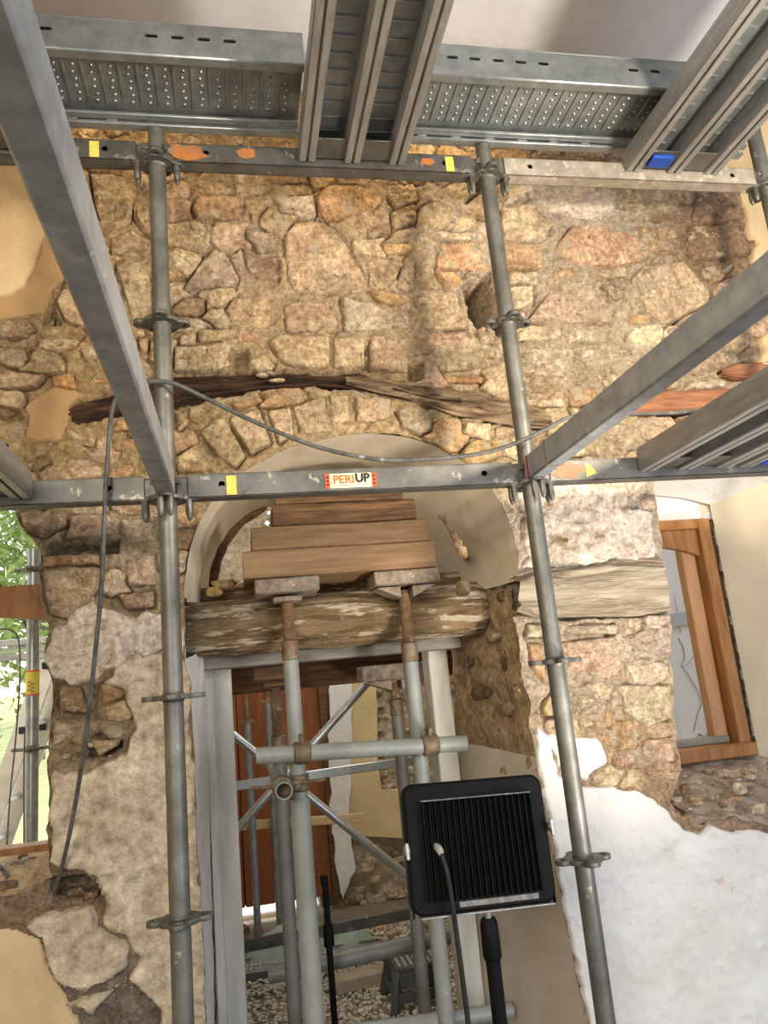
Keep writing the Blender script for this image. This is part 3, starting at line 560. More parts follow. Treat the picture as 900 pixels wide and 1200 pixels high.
# inner ring of the arch: shallow splay to the mid plane then straight barrel
ARCHB = [(247, 712), (246, 695), (248, 670), (256, 645), (270, 622), (290, 604), (312, 594), (345, 590), (385, 590), (425, 590), (455, 594), (472, 602), (484, 622), (492, 650), (496, 712)]
eb = backpl(ARCHB[:7]); MB().tube([tuple(Vector(p)+Vector((0, -.01, 0))) for p in resample(eb, 14)], [.03, .026, .034, .028, .03, .024, .03, .022, .028, .024, .02, .026, .02, .012], 9).build('broken_edge', M_oldwood, wall, 180)
strip('arch_soffit', A, backpl(ARCHB), M_plaster_arch, wall, 150, 50, .003, 12, 1, 1, lump=.004)
strip('jamb', front3(door_l), backpl([(256, 1290), (254, 1150), (252, 1000), (250, 850), (249, 760)]), M_plaster_white, wall, 90, 30, .008, 12, 2)
jamb_r = strip('jamb', front3(np.vstack([door_r[:], door_r2[:6]])), backpl([(517, 700), (530, 770), (533, 840), (535, 905)]), M_reveal, wall, 110, 60, .016, 14, 3, lump=.03)
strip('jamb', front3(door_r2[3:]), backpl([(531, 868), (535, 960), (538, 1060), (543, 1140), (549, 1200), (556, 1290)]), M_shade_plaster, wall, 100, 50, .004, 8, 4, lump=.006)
# right window niche
NYR = .80
zs = .10
wrB = np.array([PYv(a, b, NYR) for a, b in ((700, 480), (745, 570), (748, 700), (756, 880))])
strip('niche_reveal', front3(winr_l), np.array([(1.42, NYR, 1.2), (1.42, NYR, zs)]), M_niche, wall, 60, 10, .01)
sill_r = strip('sill_masonry', front3(np.vstack([winr_l[-3:], winr_b])), np.array([(1.42, NYR, .085), (2.62, NYR, .085)]), mat('sill_rubble', (.60, .51, .43), (.34, .26, .20), 18, .95, bump=1, bscale=40, bdist=.02, spots=[((.62, .57, .5), 14, .63, 2.)]), wall, 150, 70, .022, 18, 8, lump=.04)
strip('niche_reveal', np.array([(2.55, WY-.0, 1.9), (2.55, WY, -.1)]), np.array([(2.12, NYR, 1.9), (2.12, NYR, .05)]), M_niche, wall, 60, 40, .004, 6, 9, lump=.01)
strip('niche_soffit', np.array([(1.3, WY, 1.16), (1.7, WY, 1.24), (2.1, WY, 1.26), (2.6, WY, 1.2)]), np.array([(1.35, NYR, 1.12), (1.7, NYR, 1.16), (2.0, NYR, 1.12), (2.2, NYR, 1.06)]), M_plaster_white, wall, 40, 20, .006)
# niche back round the window frame
def rect_strip(name, x0, x1, z0, z1, y, m, parent=None, kind=None, amp=.003, cell=.03):
    X, Z, a, b = wall_grid(x0, x1, z0, z1, cell); Y = y+amp*fbm(X*9, 0, Z*9, 3, 4); o = arr_mesh(name, np.c_[X, Y, Z], quads_of(a, b), m, parent)
    if kind: o['kind'] = kind
    return o
rect_strip('niche_back', 1.35, 2.2, 1.0, 1.35, NYR+.02, M_plaster_white, wall)
rect_strip('niche_back', 1.30, 1.42, .0, 1.1, NYR+.02, M_niche, wall)
rect_strip('niche_back', 2.075, 2.2, .0, 1.1, NYR+.02, M_niche, wall)
# left window niche
strip('niche_reveal', front3(winl_r), np.array([(-.40, NYR, 1.2), (-.42, NYR, .9), (-.425, NYR, .4), (-.42, NYR, .08)]), M_reveal, wall, 60, 20, .012, lump=.02)
sill_l = strip('sill_masonry', front3(np.vstack([winl_r[-2:], winl_b])), np.array([(-.42, .72, .075), (-1.1, .72, .075), (-1.3, .72, .075)]), M_reveal, wall, 110, 50, .016, 18, 12, lump=.03)
# bulk of the wall behind the openings
def block(name, x0, x1, y0, y1, z0, z1, m, parent=None):
    return MB().box(((x0+x1)/2, (y0+y1)/2, (z0+z1)/2), (x1-x0, y1-y0, z1-z0), .004).build(name, m, parent)
for a in ((-.385, -.02, .47, .94, -1.12, 2.6), (1.12, 1.36, .47, .94, -1.12, 2.6), (-1.4, -.385, .47, .94, 1.27, 2.6), (-1.4, -.385, .47, .94, -1.12, -.02),
          (1.36, 2.75, .47, .94, 1.30, 2.6), (1.36, 2.75, .47, .94, -1.12, -.1), (2.62, 3.1, .42, .94, -1.12, 2.6), (-.02, 1.12, .72, .94, 1.36, 2.6)):
    block('core', *a, M_ground, wall)
# stones seen in the right jamb and the break in the arch plaster
rng2 = random.Random(4)
def loose_stone(name, c, size, m, parent, colr=None, seed=0, n=2):
    bm = bmesh.new(); bmesh.ops.create_icosphere(bm, subdivisions=n, radius=.5)
    for v in bm.verts:
        p = v.co; f = 1+.35*float(vnoise(np.array([p.x*2.2+seed]), p.y*2.2, np.array([p.z*2.2]), 3)[0]); v.co = Vector([math.copysign(abs(p[k])**.7*.62, p[k])*size[k]*f for k in range(3)])
    rz = Matrix.Rotation(rng2.uniform(-.3, .3), 3, 'Z'); o = origin(parent)
    for v in bm.verts: v.co = rz @ v.co+Vector(c)-(o if parent else Vector((0, 0, 0)))
    me = bpy.data.meshes.new(name); bm.to_mesh(me); bm.free(); me.polygons.foreach_set('use_smooth', [True]*len(me.polygons)); me.set_sharp_from_angle(angle=math.radians(32))
    ob = link(name, me, m, parent)
    if colr: ob.color = (*colr, 1)
    return ob
def jambpt(px, py, t):      # a point of the right jamb seen at this place
    y = WY+t*(BY-WY); return V(px, py, y)
for px, py, t, s, c in ((588, 700, .12, (.05, .09, .05), 'b'), (596, 722, .08, (.05, .09, .045), 'b'), (575, 745, .25, (.05, .13, .06), 't'), (592, 772, .18, (.05, .08, .10), 'b'), (605, 806, .08, (.05, .10, .03), 'o'),
                        (548, 775, .62, (.04, .14, .06), 'b'), (562, 812, .5, (.04, .16, .07), 'b'), (590, 830, .22, (.04, .13, .07), 't'), (545, 730, .62, (.05, .10, .07), 'b'), (600, 650, .1, (.05, .08, .04), 't'), (585, 690, .2, (.04, .1, .05), 'g')):
    loose_stone('stone', jambpt(px, py, t)+Vector((.008, 0, 0)), s, M_stone, jamb_r, tuple(x*.8 for x in PAL[c]), px)
# broken lath wound in the right of the arch
mb = MB()
crk = [(512, 603, .78), (520, 612, .76), (530, 626, .72), (540, 645, .66), (548, 662, .60), (556, 680, .52), (560, 700, .46)]
def spline0(P):
    o = []
    for a, b in zip(P[:-1], P[1:]):
        for k in range(4): o.append(a.lerp(b, k/4)+Vector((0, random.uniform(-.006, .006), random.uniform(-.004, .004))))
    return o+[P[-1]]
def on_soffit(px, py):
    xf, xb = V(604, py, WY).x, V(494, py, BY).x; lo, hi = 0., 1.
    for _ in range(30):
        t = (lo+hi)/2
        if V(px, py, WY+t*(BY-WY)).x < xf+(xb-xf)*t: hi = t
        else: lo = t
    return V(px, py, WY+lo*(BY-WY))
P3 = [on_soffit(a, b)+Vector((.004, 0, 0)) for a, b, t in crk]
PP = spline0(P3); mb.tube(PP, [(.003+.022*k/len(PP))*(1+.5*random.uniform(-1, 1)) for k in range(len(PP))], 7)
mb.build('plaster_break', M_reveal, wall, 30)
for a, b, s_ in ((548, 668, (.04, .07, .05)), (562, 680, (.05, .08, .05)), (575, 664, (.03, .06, .04)), (590, 668, (.04, .07, .05)), (572, 694, (.06, .1, .05)), (556, 700, (.05, .1, .05)), (538, 690, (.04, .1, .06))):
    loose_stone('stone', on_soffit(a, b)+Vector((.012, 0, 0)), s_, M_reveal, jamb_r, None, a)
for px, py, s_, c in ((112, 872, (.06, .03, .02), 'c'), (126, 876, (.05, .03, .018), 't'), (98, 884, (.05, .03, .02), 'b'), (138, 862, (.05, .03, .018), 'c'), (78, 886, (.04, .03, .02), 't'), (90, 1044, (.07, .04, .03), 'b'), (106, 1048, (.05, .04, .025), 'r')):
    loose_stone('stone', V(px, py, WY+.012), s_, M_stone, jamb_r, tuple(v*.85 for v in PAL[c]), px)
# rubble on the right sill
for i in range(90):
    x, y = rng2.uniform(1.53, 2.45), rng2.uniform(.36, .66); z = -.02+(y-.35)*.22+.035; s = rng2.uniform(.015, .055)
    c = rng2.choice(['p', 'g', 'w', 'g', 't', 'p']); loose_stone('stone', (x, y, z-.012), (s*1.5, s*1.2, s*.6), M_stone, sill_r, PAL[c], i, 1)
for px, py, s, c in ((868, 925, (.055, .03, .05), 'w'), (888, 948, (.10, .05, .04), 'w'), (852, 948, (.09, .05, .035), 'c'), (835, 934, (.05, .04, .03), 'g'), (862, 936, (.07, .04, .02), 'o'), (803, 925, (.04, .05, .045), 'b')):
    p = V(px, py, .40); loose_stone('stone', p, s, M_stone, sill_r, PAL[c], px)
for i in range(16):
    x, y = rng2.uniform(-.8, -.38), rng2.uniform(.38, .66); s = rng2.uniform(.02, .05)
    loose_stone('stone', (x, y, .02+(y-.35)*.14+.02), (s*1.5, s, s*.7), M_stone, sill_l, tuple(v*.8 for v in PAL[rng2.choice(['b', 't', 'g'])]), i+90)

# ================================================================== ROOM SHELL
FL = -.75
fl = rect_strip('floor', -2.2, 3.4, -1, 1, 0, M_ground) if False else None
def ground(name, x0, x1, y0, y1, z, m, cell=.1, amp=.01, kind='structure'):
    nx, ny = max(2, int((x1-x0)/cell)), max(2, int((y1-y0)/cell)); X, Y = np.meshgrid(np.linspace(x0, x1, nx), np.linspace(y0, y1, ny)); X, Y = X.ravel(), Y.ravel()
    Z = z+amp*fbm(X*3, Y*3, 0, 3, 2)
    if callable(name): pass
    return tag(arr_mesh(name, np.c_[X, Y, Z], quads_of(nx, ny), m), kind=kind)
ground('floor', -2.2, 3.4, -5.5, 2.8, FL, M_ground, .05, .012)
def slab(name, c, size, m, kind='structure', b=.01): o = MB().box(c, size, b).build(name, m); return tag(o, kind=kind) if kind else o
X, Y = np.meshgrid(np.linspace(-2.2, 3.4, 150), np.linspace(-5.5, .55, 150)); X, Y = X.ravel(), Y.ravel()
tag(arr_mesh('ceiling', np.c_[X, Y, 2.6-.006*fbm(X*5, Y*5, 0, 3, 5)-.002*fbm(X*30, Y*30, 0, 2, 6)], quads_of(150, 150)[:, ::-1], M_ceiling), kind='structure')
slab('ceiling', (.6, -2.4, 2.72), (5.8, 6.6, .2), M_ceiling)
slab('wall_left', (-2.3, -2.3, .9), (.2, 6.4, 3.5), M_plaster_beige)
slab('wall_right', (3.5, -2.3, .9), (.2, 6.4, 3.5), M_plaster_white)
slab('wall_back', (-1.9, .6, .9), (1.1, .6, 3.5), M_plaster_beige); slab('wall_back', (3.35, .65, .9), (.5, .6, 3.5), M_plaster_white)

# ================================================================== TIMBERS IN THE MASONRY
def sweep_beam(name, m, label, top_pts, bot_pts, Y, deep, seed, parent=None, n=160, ridge=.006, pw=.7):
    """broken timber following a curved line; top and bottom edges measured on the wall"""
    T, B = resample(np.array(top_pts, float), n), resample(np.array(bot_pts, float), n)
    xt, zt = unproj_wall(T[:, 0], T[:, 1]); xb, zb = unproj_wall(B[:, 0], B[:, 1]); K = 44; a = np.linspace(0, 2*np.pi, K, endpoint=False)
    cx, cz, hz = (xt+xb)/2, (zt+zb)/2, (zt-zb)/2
    sa, ca = np.sin(a), np.cos(a); SZ = np.sign(sa)*np.abs(sa)**pw; SY = np.sign(ca)*np.abs(ca)**pw
    s = cx[:, None]+0*SZ; z = cz[:, None]+hz[:, None]*SZ[None]; y = Y-deep*SY[None]+0*s
    gro = ridge*fbm(s*5+seed, a[None]*5.5+0*s, seed+0*s, 3, seed)+ridge*.8*(1-2*np.abs(vnoise(s*4+9, a[None]*9+2*s, 0*s+seed, 4)))
    y = y-gro*2.2*np.abs(SY); z = z+gro*1.0*SZ
    V3 = np.stack([s, y, z], -1).reshape(-1, 3); i = np.arange(n*K).reshape(n, K); q = np.stack([i[:-1], np.roll(i, -1, 1)[:-1], np.roll(i, -1, 1)[1:], i[1:]], -1).reshape(-1, 4)
    o = arr_mesh(name, V3, q, m)
    return tag(o, label, 'beam')
sweep_beam('rotten_beam', M_rot, 'rotten near-black curved timber in the wall over the arch, left piece behind the left pole',
           [(80, 482), (92, 473), (135, 464), (200, 443), (250, 439), (330, 437), (390, 438), (430, 441), (465, 447), (500, 458), (540, 468)], [(80, 489), (100, 495), (140, 488), (200, 477), (245, 465), (300, 456), (360, 452), (400, 455), (440, 462), (480, 472), (540, 474)], WY+.048, .04, 3, ridge=.012)
sweep_beam('split_beam', M_rot_grey, 'split grey-brown curved timber sloping down behind the right pole',
           [(405, 446), (440, 446), (500, 456), (560, 463), (606, 478), (645, 492)], [(405, 450), (440, 461), (480, 470), (520, 483), (560, 492), (600, 501), (645, 503)], WY+.030, .040, 5, ridge=.014)
sweep_beam('red_brown_lintel', M_redwood, 'reddish brown timber bedded level in the masonry above the right decks',
           [(737, 470), (760, 463), (800, 459), (866, 458), (930, 453)], [(737, 486), (770, 485), (830, 482), (870, 479), (930, 475)], WY+.012, .035, 7)
sweep_beam('brown_lintel', M_redwood, 'short brown timber end at the right edge, above the reddish lintel', [(841, 437), (860, 428), (900, 425), (960, 420)], [(841, 439), (860, 443), (900, 446), (960, 446)], WY+.012, .035, 9)
sweep_beam('oak_beam', M_oak, 'thick pale weathered beam bedded in the right pier beside the arch',
           [(604, 678), (630, 670), (700, 664), (748, 659), (776, 661)], [(604, 714), (630, 724), (700, 723), (740, 721), (778, 715)], WY+.024, .05, 11, ridge=.011, pw=.4)
# broken bits of tile and stone lying on the dark timber
bits = thing('stone_chip', 'small pale stone chips lodged on the dark rotten timber', 'stone', V(322, 446, WY-.02), kind=None)
for px, py, s in ((308, 440, (.05, .03, .02)), (325, 446, (.07, .03, .012)), (318, 438, (.04, .03, .012))): loose_stone('chip', V(px, py, WY-.018), s, M_stone, bits, PAL['c'], px)

# log across the door opening
def log_mesh(name, x0, x1, y, z, r, m, label, seed=0, n=220, K=90):
    s = np.linspace(x0, x1, n)[:, None]; a = np.linspace(0, 2*np.pi, K, endpoint=False)[None]; u = s+0*a
    rr = r*(1+.14*fbm(u*4, np.cos(a)*1.6+0*u, np.sin(a)*1.6+0*u, 3, seed)+.05*np.cos(2*a+1)+.02*np.cos(4*a))
    rr = rr-.011*np.clip(1-np.abs(((a*3.2/np.pi*2+.5*vnoise(u*2.2, 0*u, 0*u, 4)) % 1.6)-.8)*14, 0, 1)+.006*fbm(u*8, np.cos(a)*12+0*u, np.sin(a)*12+0*u, 4, seed+3)
    end = np.minimum(np.clip((u-x0)/.03, 0, 1), np.clip((x1-u)/.02, 0, 1))**.35; rr = rr*(.55+.45*end)
    V3 = np.stack([u, y+rr*np.cos(a), z+rr*np.sin(a)*.98], -1).reshape(-1, 3); i = np.arange(n*K).reshape(n, K)
    q = np.stack([i[:-1], np.roll(i, -1, 1)[:-1], np.roll(i, -1, 1)[1:], i[1:]], -1).reshape(-1, 4); o = arr_mesh(name, V3, q, m)
    me = o.data; bm = bmesh.new(); bm.from_mesh(me); bm.verts.ensure_lookup_table()
    bm.faces.new([bm.verts[k] for k in range(K)]); bm.faces.new([bm.verts[(n-1)*K+k] for k in range(K)]); bmesh.ops.recalc_face_normals(bm, faces=bm.faces); bm.to_mesh(me); bm.free()
    return tag(o, label, 'log')
log_mesh('log_lintel', -.035, 1.02, .60, V(385, 727, .60).z, .092, M_log, 'thick split brown log spanning the doorway below the arch, flaked with whitewash', 2)
def wood_box(name, x0, x1, y0, y1, z0, z1, m, label=None, cat=None, group=None, parent=None, seed=0, amp=.002, b=.004):
    nx = max(6, int((x1-x0)/.02)); s = np.linspace(x0, x1, nx)[:, None]; prof = []
    W, H = (y1-y0)/2, (z1-z0)/2; cyy, czz = (y0+y1)/2, (z0+z1)/2
    for ax, az, tx, tz in ((-1, -1, 1, 0), (1, -1, 0, 1), (1, 1, -1, 0), (-1, 1, 0, -1)):
        prof += [(ax*W-(tx*b if False else 0)+tx*b*0, az*H+0)] if False else []
        for t in (0, .33, .66):
            px_, pz_ = ax*W+tx*2*W*t, az*H+tz*2*H*t
            if t == 0: prof += [(ax*W+tx*b, az*H+tz*b)]
            else: prof.append((px_, pz_))
        prof.append((ax*W+tx*(2*W-b), az*H+tz*(2*H-b)))
    P = np.array(prof); K = len(P); u = s+0*P[:, 0][None]
    yy = cyy+P[:, 0][None]+amp*fbm(u*6+seed, P[:, 1][None]*40+0*u, P[:, 0][None]*30+0*u, 3, seed); zz = czz+P[:, 1][None]+amp*fbm(u*5, P[:, 0][None]*40+0*u, seed+0*u, 3, seed+4)
    V3 = np.stack([u, yy, zz], -1).reshape(-1, 3); i = np.arange(nx*K).reshape(nx, K); q = np.stack([i[:-1], np.roll(i, -1, 1)[:-1], np.roll(i, -1, 1)[1:], i[1:]], -1).reshape(-1, 4)
    mb = MB().add(V3.tolist(), q.tolist()+[list(range(K)), list(range((nx-1)*K, nx*K))]); o = mb.build(name, m, parent, 40)
    if label: tag(o, label, cat, group)
    return o
TY0 = .37
def zz(px, py, Y=TY0): return V(px, py, Y).z
def xx(px, py, Y=TY0): return V(px, py, Y).x
zA, zB, zC, zD, zE = zz(350, 674), zz(350, 642.5), zz(400, 612.5), zz(400, 586), zz(400, 578)
wood_box('timber_block', xx(285, 660), xx(510, 650), TY0, .60, zA, zB, M_pine, 'orange-brown pine timber resting directly on the two prop heads', 'timber', seed=1)
wood_box('timber_block', xx(295, 630), xx(502, 620), TY0+.005, .58, zB+.001, zC, M_pine, 'pale pine timber with a knot, second from the bottom of the stack under the arch', 'timber', seed=2)
wood_box('timber_block', xx(320, 600), xx(488, 595), TY0+.012, .60, zC+.001, zD, M_oldwood, 'rough dark brown old timber near the top of the stack under the arch', 'timber', seed=3, amp=.006, b=.008)
wood_box('timber_board', xx(323, 582), xx(473, 577), TY0+.02, .56, zD+.001, zE, M_oldwood, 'thin brown board topping the timber stack, just under the ledger', 'timber', seed=4)
wood_box('timber_block', .04, 1.0, .68, .80, V(385,688,.68).z-.04, V(385,680,.68).z, M_log, 'flat old timber lying along the back of the log in the doorway', 'timber', seed=5, amp=.008, b=.01)
for k, (a, b, s) in enumerate(((262, 684, (.12, .05, .04)), (290, 686, (.09, .05, .03)), (318, 684, (.10, .05, .03)), (250, 694, (.08, .05, .04)))):
    o = loose_stone('rubble_stone', V(a, b, .60)+Vector((0, 0, .0)), s, M_stone, None, (.55, .40, .18), k)
    tag(o, ['yellowish rubble stone on the left end of the log', 'second yellowish rubble stone along the log top from the left', 'flat yellowish rubble stone on the log under the timber stack end', 'small yellowish stone wedged where the log meets the left jamb'][k], 'stone')

# ------------------------------------------------------------------ door frame in the opening (door_1)
d1 = thing('door_1', None, None, (.5, .85, FL), kind='structure')
mb = MB().box((.092, .86, (FL+.63)/2), (.075, .10, .63-FL), .004); mb.build('door_post', M_doorpost, d1)
MB().box((.055, .80, (FL+.63)/2), (.03, .05, .63-FL), .003).build('door_stop', M_doorpost, d1)
MB().box((.885, .86, (FL+.66)/2), (.075, .10, .66-FL), .004).build('door_post', M_doorpost, d1)
zg0, zg1 = zz(390, 772, .68), zz(390, 757, .68)
MB().box((.48, .74, (zg0+zg1)/2), (.93, .12, zg1-zg0), .004).build('door_head', M_greywood, d1)
MB().box((.50, 1.20, zz(390, 784, 1.17)), (1.1, .05, .13), .004).build('outer_head', M_oldwood, d1)
tag(d1, kind='structure')

# ================================================================== SCAFFOLD
def rosette_loop():
    o = []
    for k in range(96):
        a = 2*math.pi*k/96; lobe = max(0, math.cos(4*a))**.6; r = .048+.026*lobe; o.append((r*math.cos(a), r*math.sin(a)))
    return o
RH = []
for k in range(4):
    a = k*math.pi/2; RH.append(circ(.056*math.cos(a), .056*math.sin(a), .012, 14, .75, 1.25, a)); a += math.pi/4; RH.append(circ(.039*math.cos(a), .039*math.sin(a), .006, 8))
_ros = None
def rosette(parent, x, y, z, rot=0):
    global _ros
    if _ros is None:
        o = plate('rosette', rosette_loop(), RH+[], .009, Matrix.Identity(4), M_ros, None, .0018); _ros = o.data; bpy.data.objects.remove(o)
    o = bpy.data.objects.new('rosette', _ros); COL.objects.link(o); o.parent = parent; o.location = Vector((x, y, z))-origin(parent); o.rotation_euler.z = rot; return o
def standard(x, y, z0, z1, label, ros, m=M_galv_pole, group=None):
    t = thing('scaffold_standard', label, 'scaffold pole', (x, y, z0), group)
    MB().tube([(x, y, z0+.03), (x, y, z1)], .0242, 28, .021).build('tube', m, t)
    for z in ros:
        rosette(t, x, y, z); MB().tube([(x, y, z-.012), (x, y, z-.004), (x, y, z+.004), (x, y, z+.012)], [.0245, .029, .029, .0245], 24).build('weld_collar', M_ros, t)
    MB().box((x, y, z0+.006), (.15, .15, .012), .001).tube([(x, y, z0+.01), (x, y, z0+.06)], .018, 12).build('base_plate', M_rust, t)
    return t
standard(0, 0, FL, 2.11, 'tall galvanised scaffold pole standing left of the doorway', [-.5, 0, .5, 1, 1.5, 2])
standard(1, 0, FL, 2.11, 'tall galvanised scaffold pole standing right of the doorway, beside the work lamp', [-.5, 0, .5, 1, 1.5, 2])
standard(2.0, 0, FL, 2.35, 'galvanised scaffold pole cut off by the upper right picture edge', [-.5, 0, .5, 1, 1.5, 2])
def slot(cx, cy, L, r, n=8):
    o = []
    for k in range(n+1): a = -math.pi/2+math.pi*k/n; o.append((cx+L/2+r*math.cos(a), cy+r*math.sin(a)))
    for k in range(n+1): a = math.pi/2+math.pi*k/n; o.append((cx-L/2+r*math.cos(a), cy+r*math.sin(a)))
    return o
def rect(x0, y0, x1, y1): return [(x0, y0), (x1, y0), (x1, y1), (x0, y1)]
XZ = Matrix(((1, 0, 0, 0), (0, 0, -1, 0), (0, 1, 0, 0), (0, 0, 0, 1)))      # plate drawn in x,z
def tongue(mb, c, d, s=1):      # pair of wedge hooks hanging under the rosette
    for k in (-1, 1):
        p = Vector(c)+Vector((-d.y, d.x, 0))*.012*k
        mb.tube([p, p+Vector((0, 0, -.032))*s, p+Vector((0, 0, -.046))*s, p+Vector((0, 0, -.052))*s], [.0085, .0095, .007, .003], 8)
def ledger_x(x0, x1, z, label, holes=True, tags=(), y=0., m=M_bar, sidem=None):
    t = thing('scaffold_ledger', label, 'scaffold bar', (x0, y, z)); a, b = x0+.055, x1-.055; zt, zb = z+.058, z-.004
    hs = [circ(a+.085, z+.030, .0085, 16), circ(b-.085, z+.030, .0085, 16)] if holes else []
    for yy_ in (y-.021, y+.021): plate('side_plate', rect(a, zb, b, zt), hs, .0025, Matrix.Translation((0, yy_, 0)) @ XZ, m, t, .0)
    MB().box(((a+b)/2, y, zt), (b-a, .0445, .003), .001).box(((a+b)/2, y, zb+.002), (b-a, .0445, .004), .001).build('flange', m, t)
    for xe, s in ((x0, 1), (x1, -1)):
        mb = MB().box((xe+s*.040, y, z+.027), (.036, .038, .058), .005).box((xe+s*.030, y, z+.045), (.02, .05, .02), .003); mb.build('ledger_head', M_ros, t)
        mb = MB(); tongue(mb, (xe+s*.055, y, z-.004), Vector((s, 0, 0))); mb.build('hook', M_ros, t)
    for xa, kind in tags:
        w_ = .011 if kind == 'y' else .02
        if kind == 'y': MB().box((xa, y-.0235, z+.026), (.026, .0008, .052), .0001).build('yellow_tag', M_yellow, t)['label'] = 'yellow tag'
        if kind == 'h': plate('yellow_tag', [(xa-.012, z+.006), (xa-.014, z+.048), (xa+.006, z+.040), (xa+.018, z+.018)], [], .0008, Matrix.Translation((0, y-.0235, 0)) @ XZ, M_yellow, t)
    return t
def blotch(parent, cx, cz, rx, rz, y, m, seed, name='paint_patch'):
    pts = [(cx+rx*math.cos(a)*(1+.35*random.Random(seed+k).uniform(-1, 1)), cz+rz*math.sin(a)*(1+.3*random.Random(seed*3+k).uniform(-1, 1))) for k, a in enumerate(np.linspace(0, 2*math.pi, 18, endpoint=False))]
    pts = [(p[0], max(cz-rz, min(cz+rz, p[1]))) for p in pts]
    return plate(name, pts, [], .0006, Matrix.Translation((0, y, 0)) @ XZ, m, parent)
lm = ledger_x(0, 1, 1.0, 'scaffold bar across the arch carrying the orange and cream label', tags=[(.165, 'y')])
xl, xr = V(381, 564, -.0235).x, V(441, 562, -.0235).x; zl = V(410, 563, -.0235).z
# label: cream plate with red ends and the printed words
wl = xr-xl; hl = .040; yl = -.0240
lp = MB().box(((xl+xr)/2, yl, zl), (wl, .0008, hl), .0001).build('label_plate', M_cream, lm); lp['label'] = 'cream label plate'
for xe in (xl+.0065, xr-.0065):
    MB().box((xe, yl-.0006, zl), (.013, .0008, hl), .0001).build('label_end', M_redlab, lp)['label'] = 'red label end'
    for k in (-1, 0, 1): MB().box((xe, yl-.0012, zl+k*.0105), (.006, .0006, .0055), .0001).build('printed_mark', M_btxt, lp)
TM = lambda x, z: Matrix.Translation((x, yl-.0009, z)) @ XZ
text_mesh('lettering', 'PERI', .0315, TM(xl+.021, zl-.007), M_ltxt, lp, bold=.0009)['label'] = 'orange letters PERI'
text_mesh('lettering', 'UP', .0325, TM(xl+.0815, zl-.005), M_btxt, lp, bold=.0015)['label'] = 'black letters UP'
MB().box((xl+.0165, yl-.0009, zl), (.0012, .0006, .026), .0001).box((xl+.044, yl-.0009, zl-.013), (.056, .0006, .0014), .0001).box((xl+.103, yl-.0009, zl-.0115), (.036, .0006, .0012), .0001).build('printed_line', M_btxt, lp)
ledger_x(-1, 0, 1.0, 'scaffold bar running left from the left pole at arch height')
lr = ledger_x(1, 2, 1.0, 'scaffold bar running right from the right pole under the lower decks', tags=[(1.178, 'h')]); blotch(lr, 1.11, 1.028, .045, .026, -.0236, mat('rust_stain', (.46, .23, .12), (.34, .2, .13), 30, .8), 5, 'rust_patch')
lu = ledger_x(0, 1, 2.0, 'upper scaffold bar spanning between the two poles, stained orange', tags=[(.875, 'y')])
blotch(lu, .085, 2.028, .055, .027, -.0236, M_orange, 3); blotch(lu, .255, 2.033, .028, .018, -.0236, M_orange, 8); blotch(lu, .805, 2.032, .022, .014, -.0236, M_orange, 9)
ll = ledger_x(-1, 0, 2.0, 'upper scaffold bar left of the left pole, crossed by the long diagonal bar', tags=[(-.168, 'y')])
ledger_x(1, 2, 2.0, 'upper scaffold bar right of the right pole, scratched pale, under the right decks', m=mat('scratched_bar', (.50, .45, .38), (.32, .29, .25), 22, .5, .4, .2, 90, .002, spots=[((.62, .56, .46), 26, .58, 4.)]))
def ledger_y(x, z, L, label, mside, red=False):
    t = thing('scaffold_ledger', label, 'scaffold bar', (x, 0, z)); y0, y1 = -.05, -L; zb, zt = z+.0, z+.07
    MB().box((x, (y0+y1)/2, (zb+zt)/2), (.046, y0-y1, zt-zb), .005).build('bar', mside, t)
    MB().box((x, y0-.13, (zb+zt)/2), (.0475, .006, zt-zb+.0015), .001).build('weld_band', M_rust, t)
    MB().box((x, -.042, z+.03), (.034, .03, .062), .004).build('ledger_head', M_ros, t)
    MB().box((x, -.052, z+.036), (.048, .014, .064), .002).build('end_paint', M_red if red else M_rust, t)
    mb = MB(); tongue(mb, (x, -.056, z-.004), Vector((0, 1, 0))); mb.build('hook', M_ros, t); return t
ledger_y(0, 1.0, 2.6, 'bright square steel bar slanting down from upper left to the left pole', M_ledy)
ledger_y(1, 1.0, 2.6, 'square steel bar slanting down from the right edge to the right pole, red painted end', M_ledy, True)

# ------------------------------------------------------------------ steel decks
def deck_y(xc, wd, z, L, label, rails, y0=-.025, blue=None, group=None):
    t = thing('steel_deck', label, 'scaffold deck', (xc, y0, z)); y1 = y0-L; H = .068
    mb = MB().box((xc, (y0+y1)/2, z+H), (wd, L, .004), .001)
    n = int(L/.055)
    for k in range(n):
        y = y0-.06-k*.055
        for a, b in ((xc-wd/2+.03, xc-.03), (xc+.03, xc+wd/2-.03)): mb.box(((a+b)/2, y, z+H-.004), (b-a-.02, .006, .006), .001)
    mb.build('deck_sheet', M_deck, t)
    for rx in rails:
        mb = MB()
        for s in (-1, 1):
            mb.box((rx+s*.0135, (y0+y1)/2, z+.004), (.021, L, .009), .003); mb.box((rx+s*.0235, (y0+y1)/2, z+.030), (.0025, L, .055), .0005)
        mb.box((rx, (y0+y1)/2, z+.012), (.012, L, .006), .001).box((rx, (y0+y1)/2, z+.055), (.046, L, .03), .001); mb.build('rail', M_rail, t)
    mb = MB()
    for a, b in ((rails[0], rails[1]), (rails[1], rails[2])): mb.box(((a+b)/2, y0-.045, z+.012), (b-a-.05, .085, .004), .001).box(((a+b)/2, y0-.004, z+.035), (b-a-.05, .004, .05), .001)
    mb.build('end_plate', M_bar, t)['kind'] = 'stuff'
    for xb in (blue or []): MB().box((xb, y0-.05, z+.004), (.075, .05, .014), .003).build('end_clip', M_blue, t)['label'] = 'blue plastic clip'
    return t
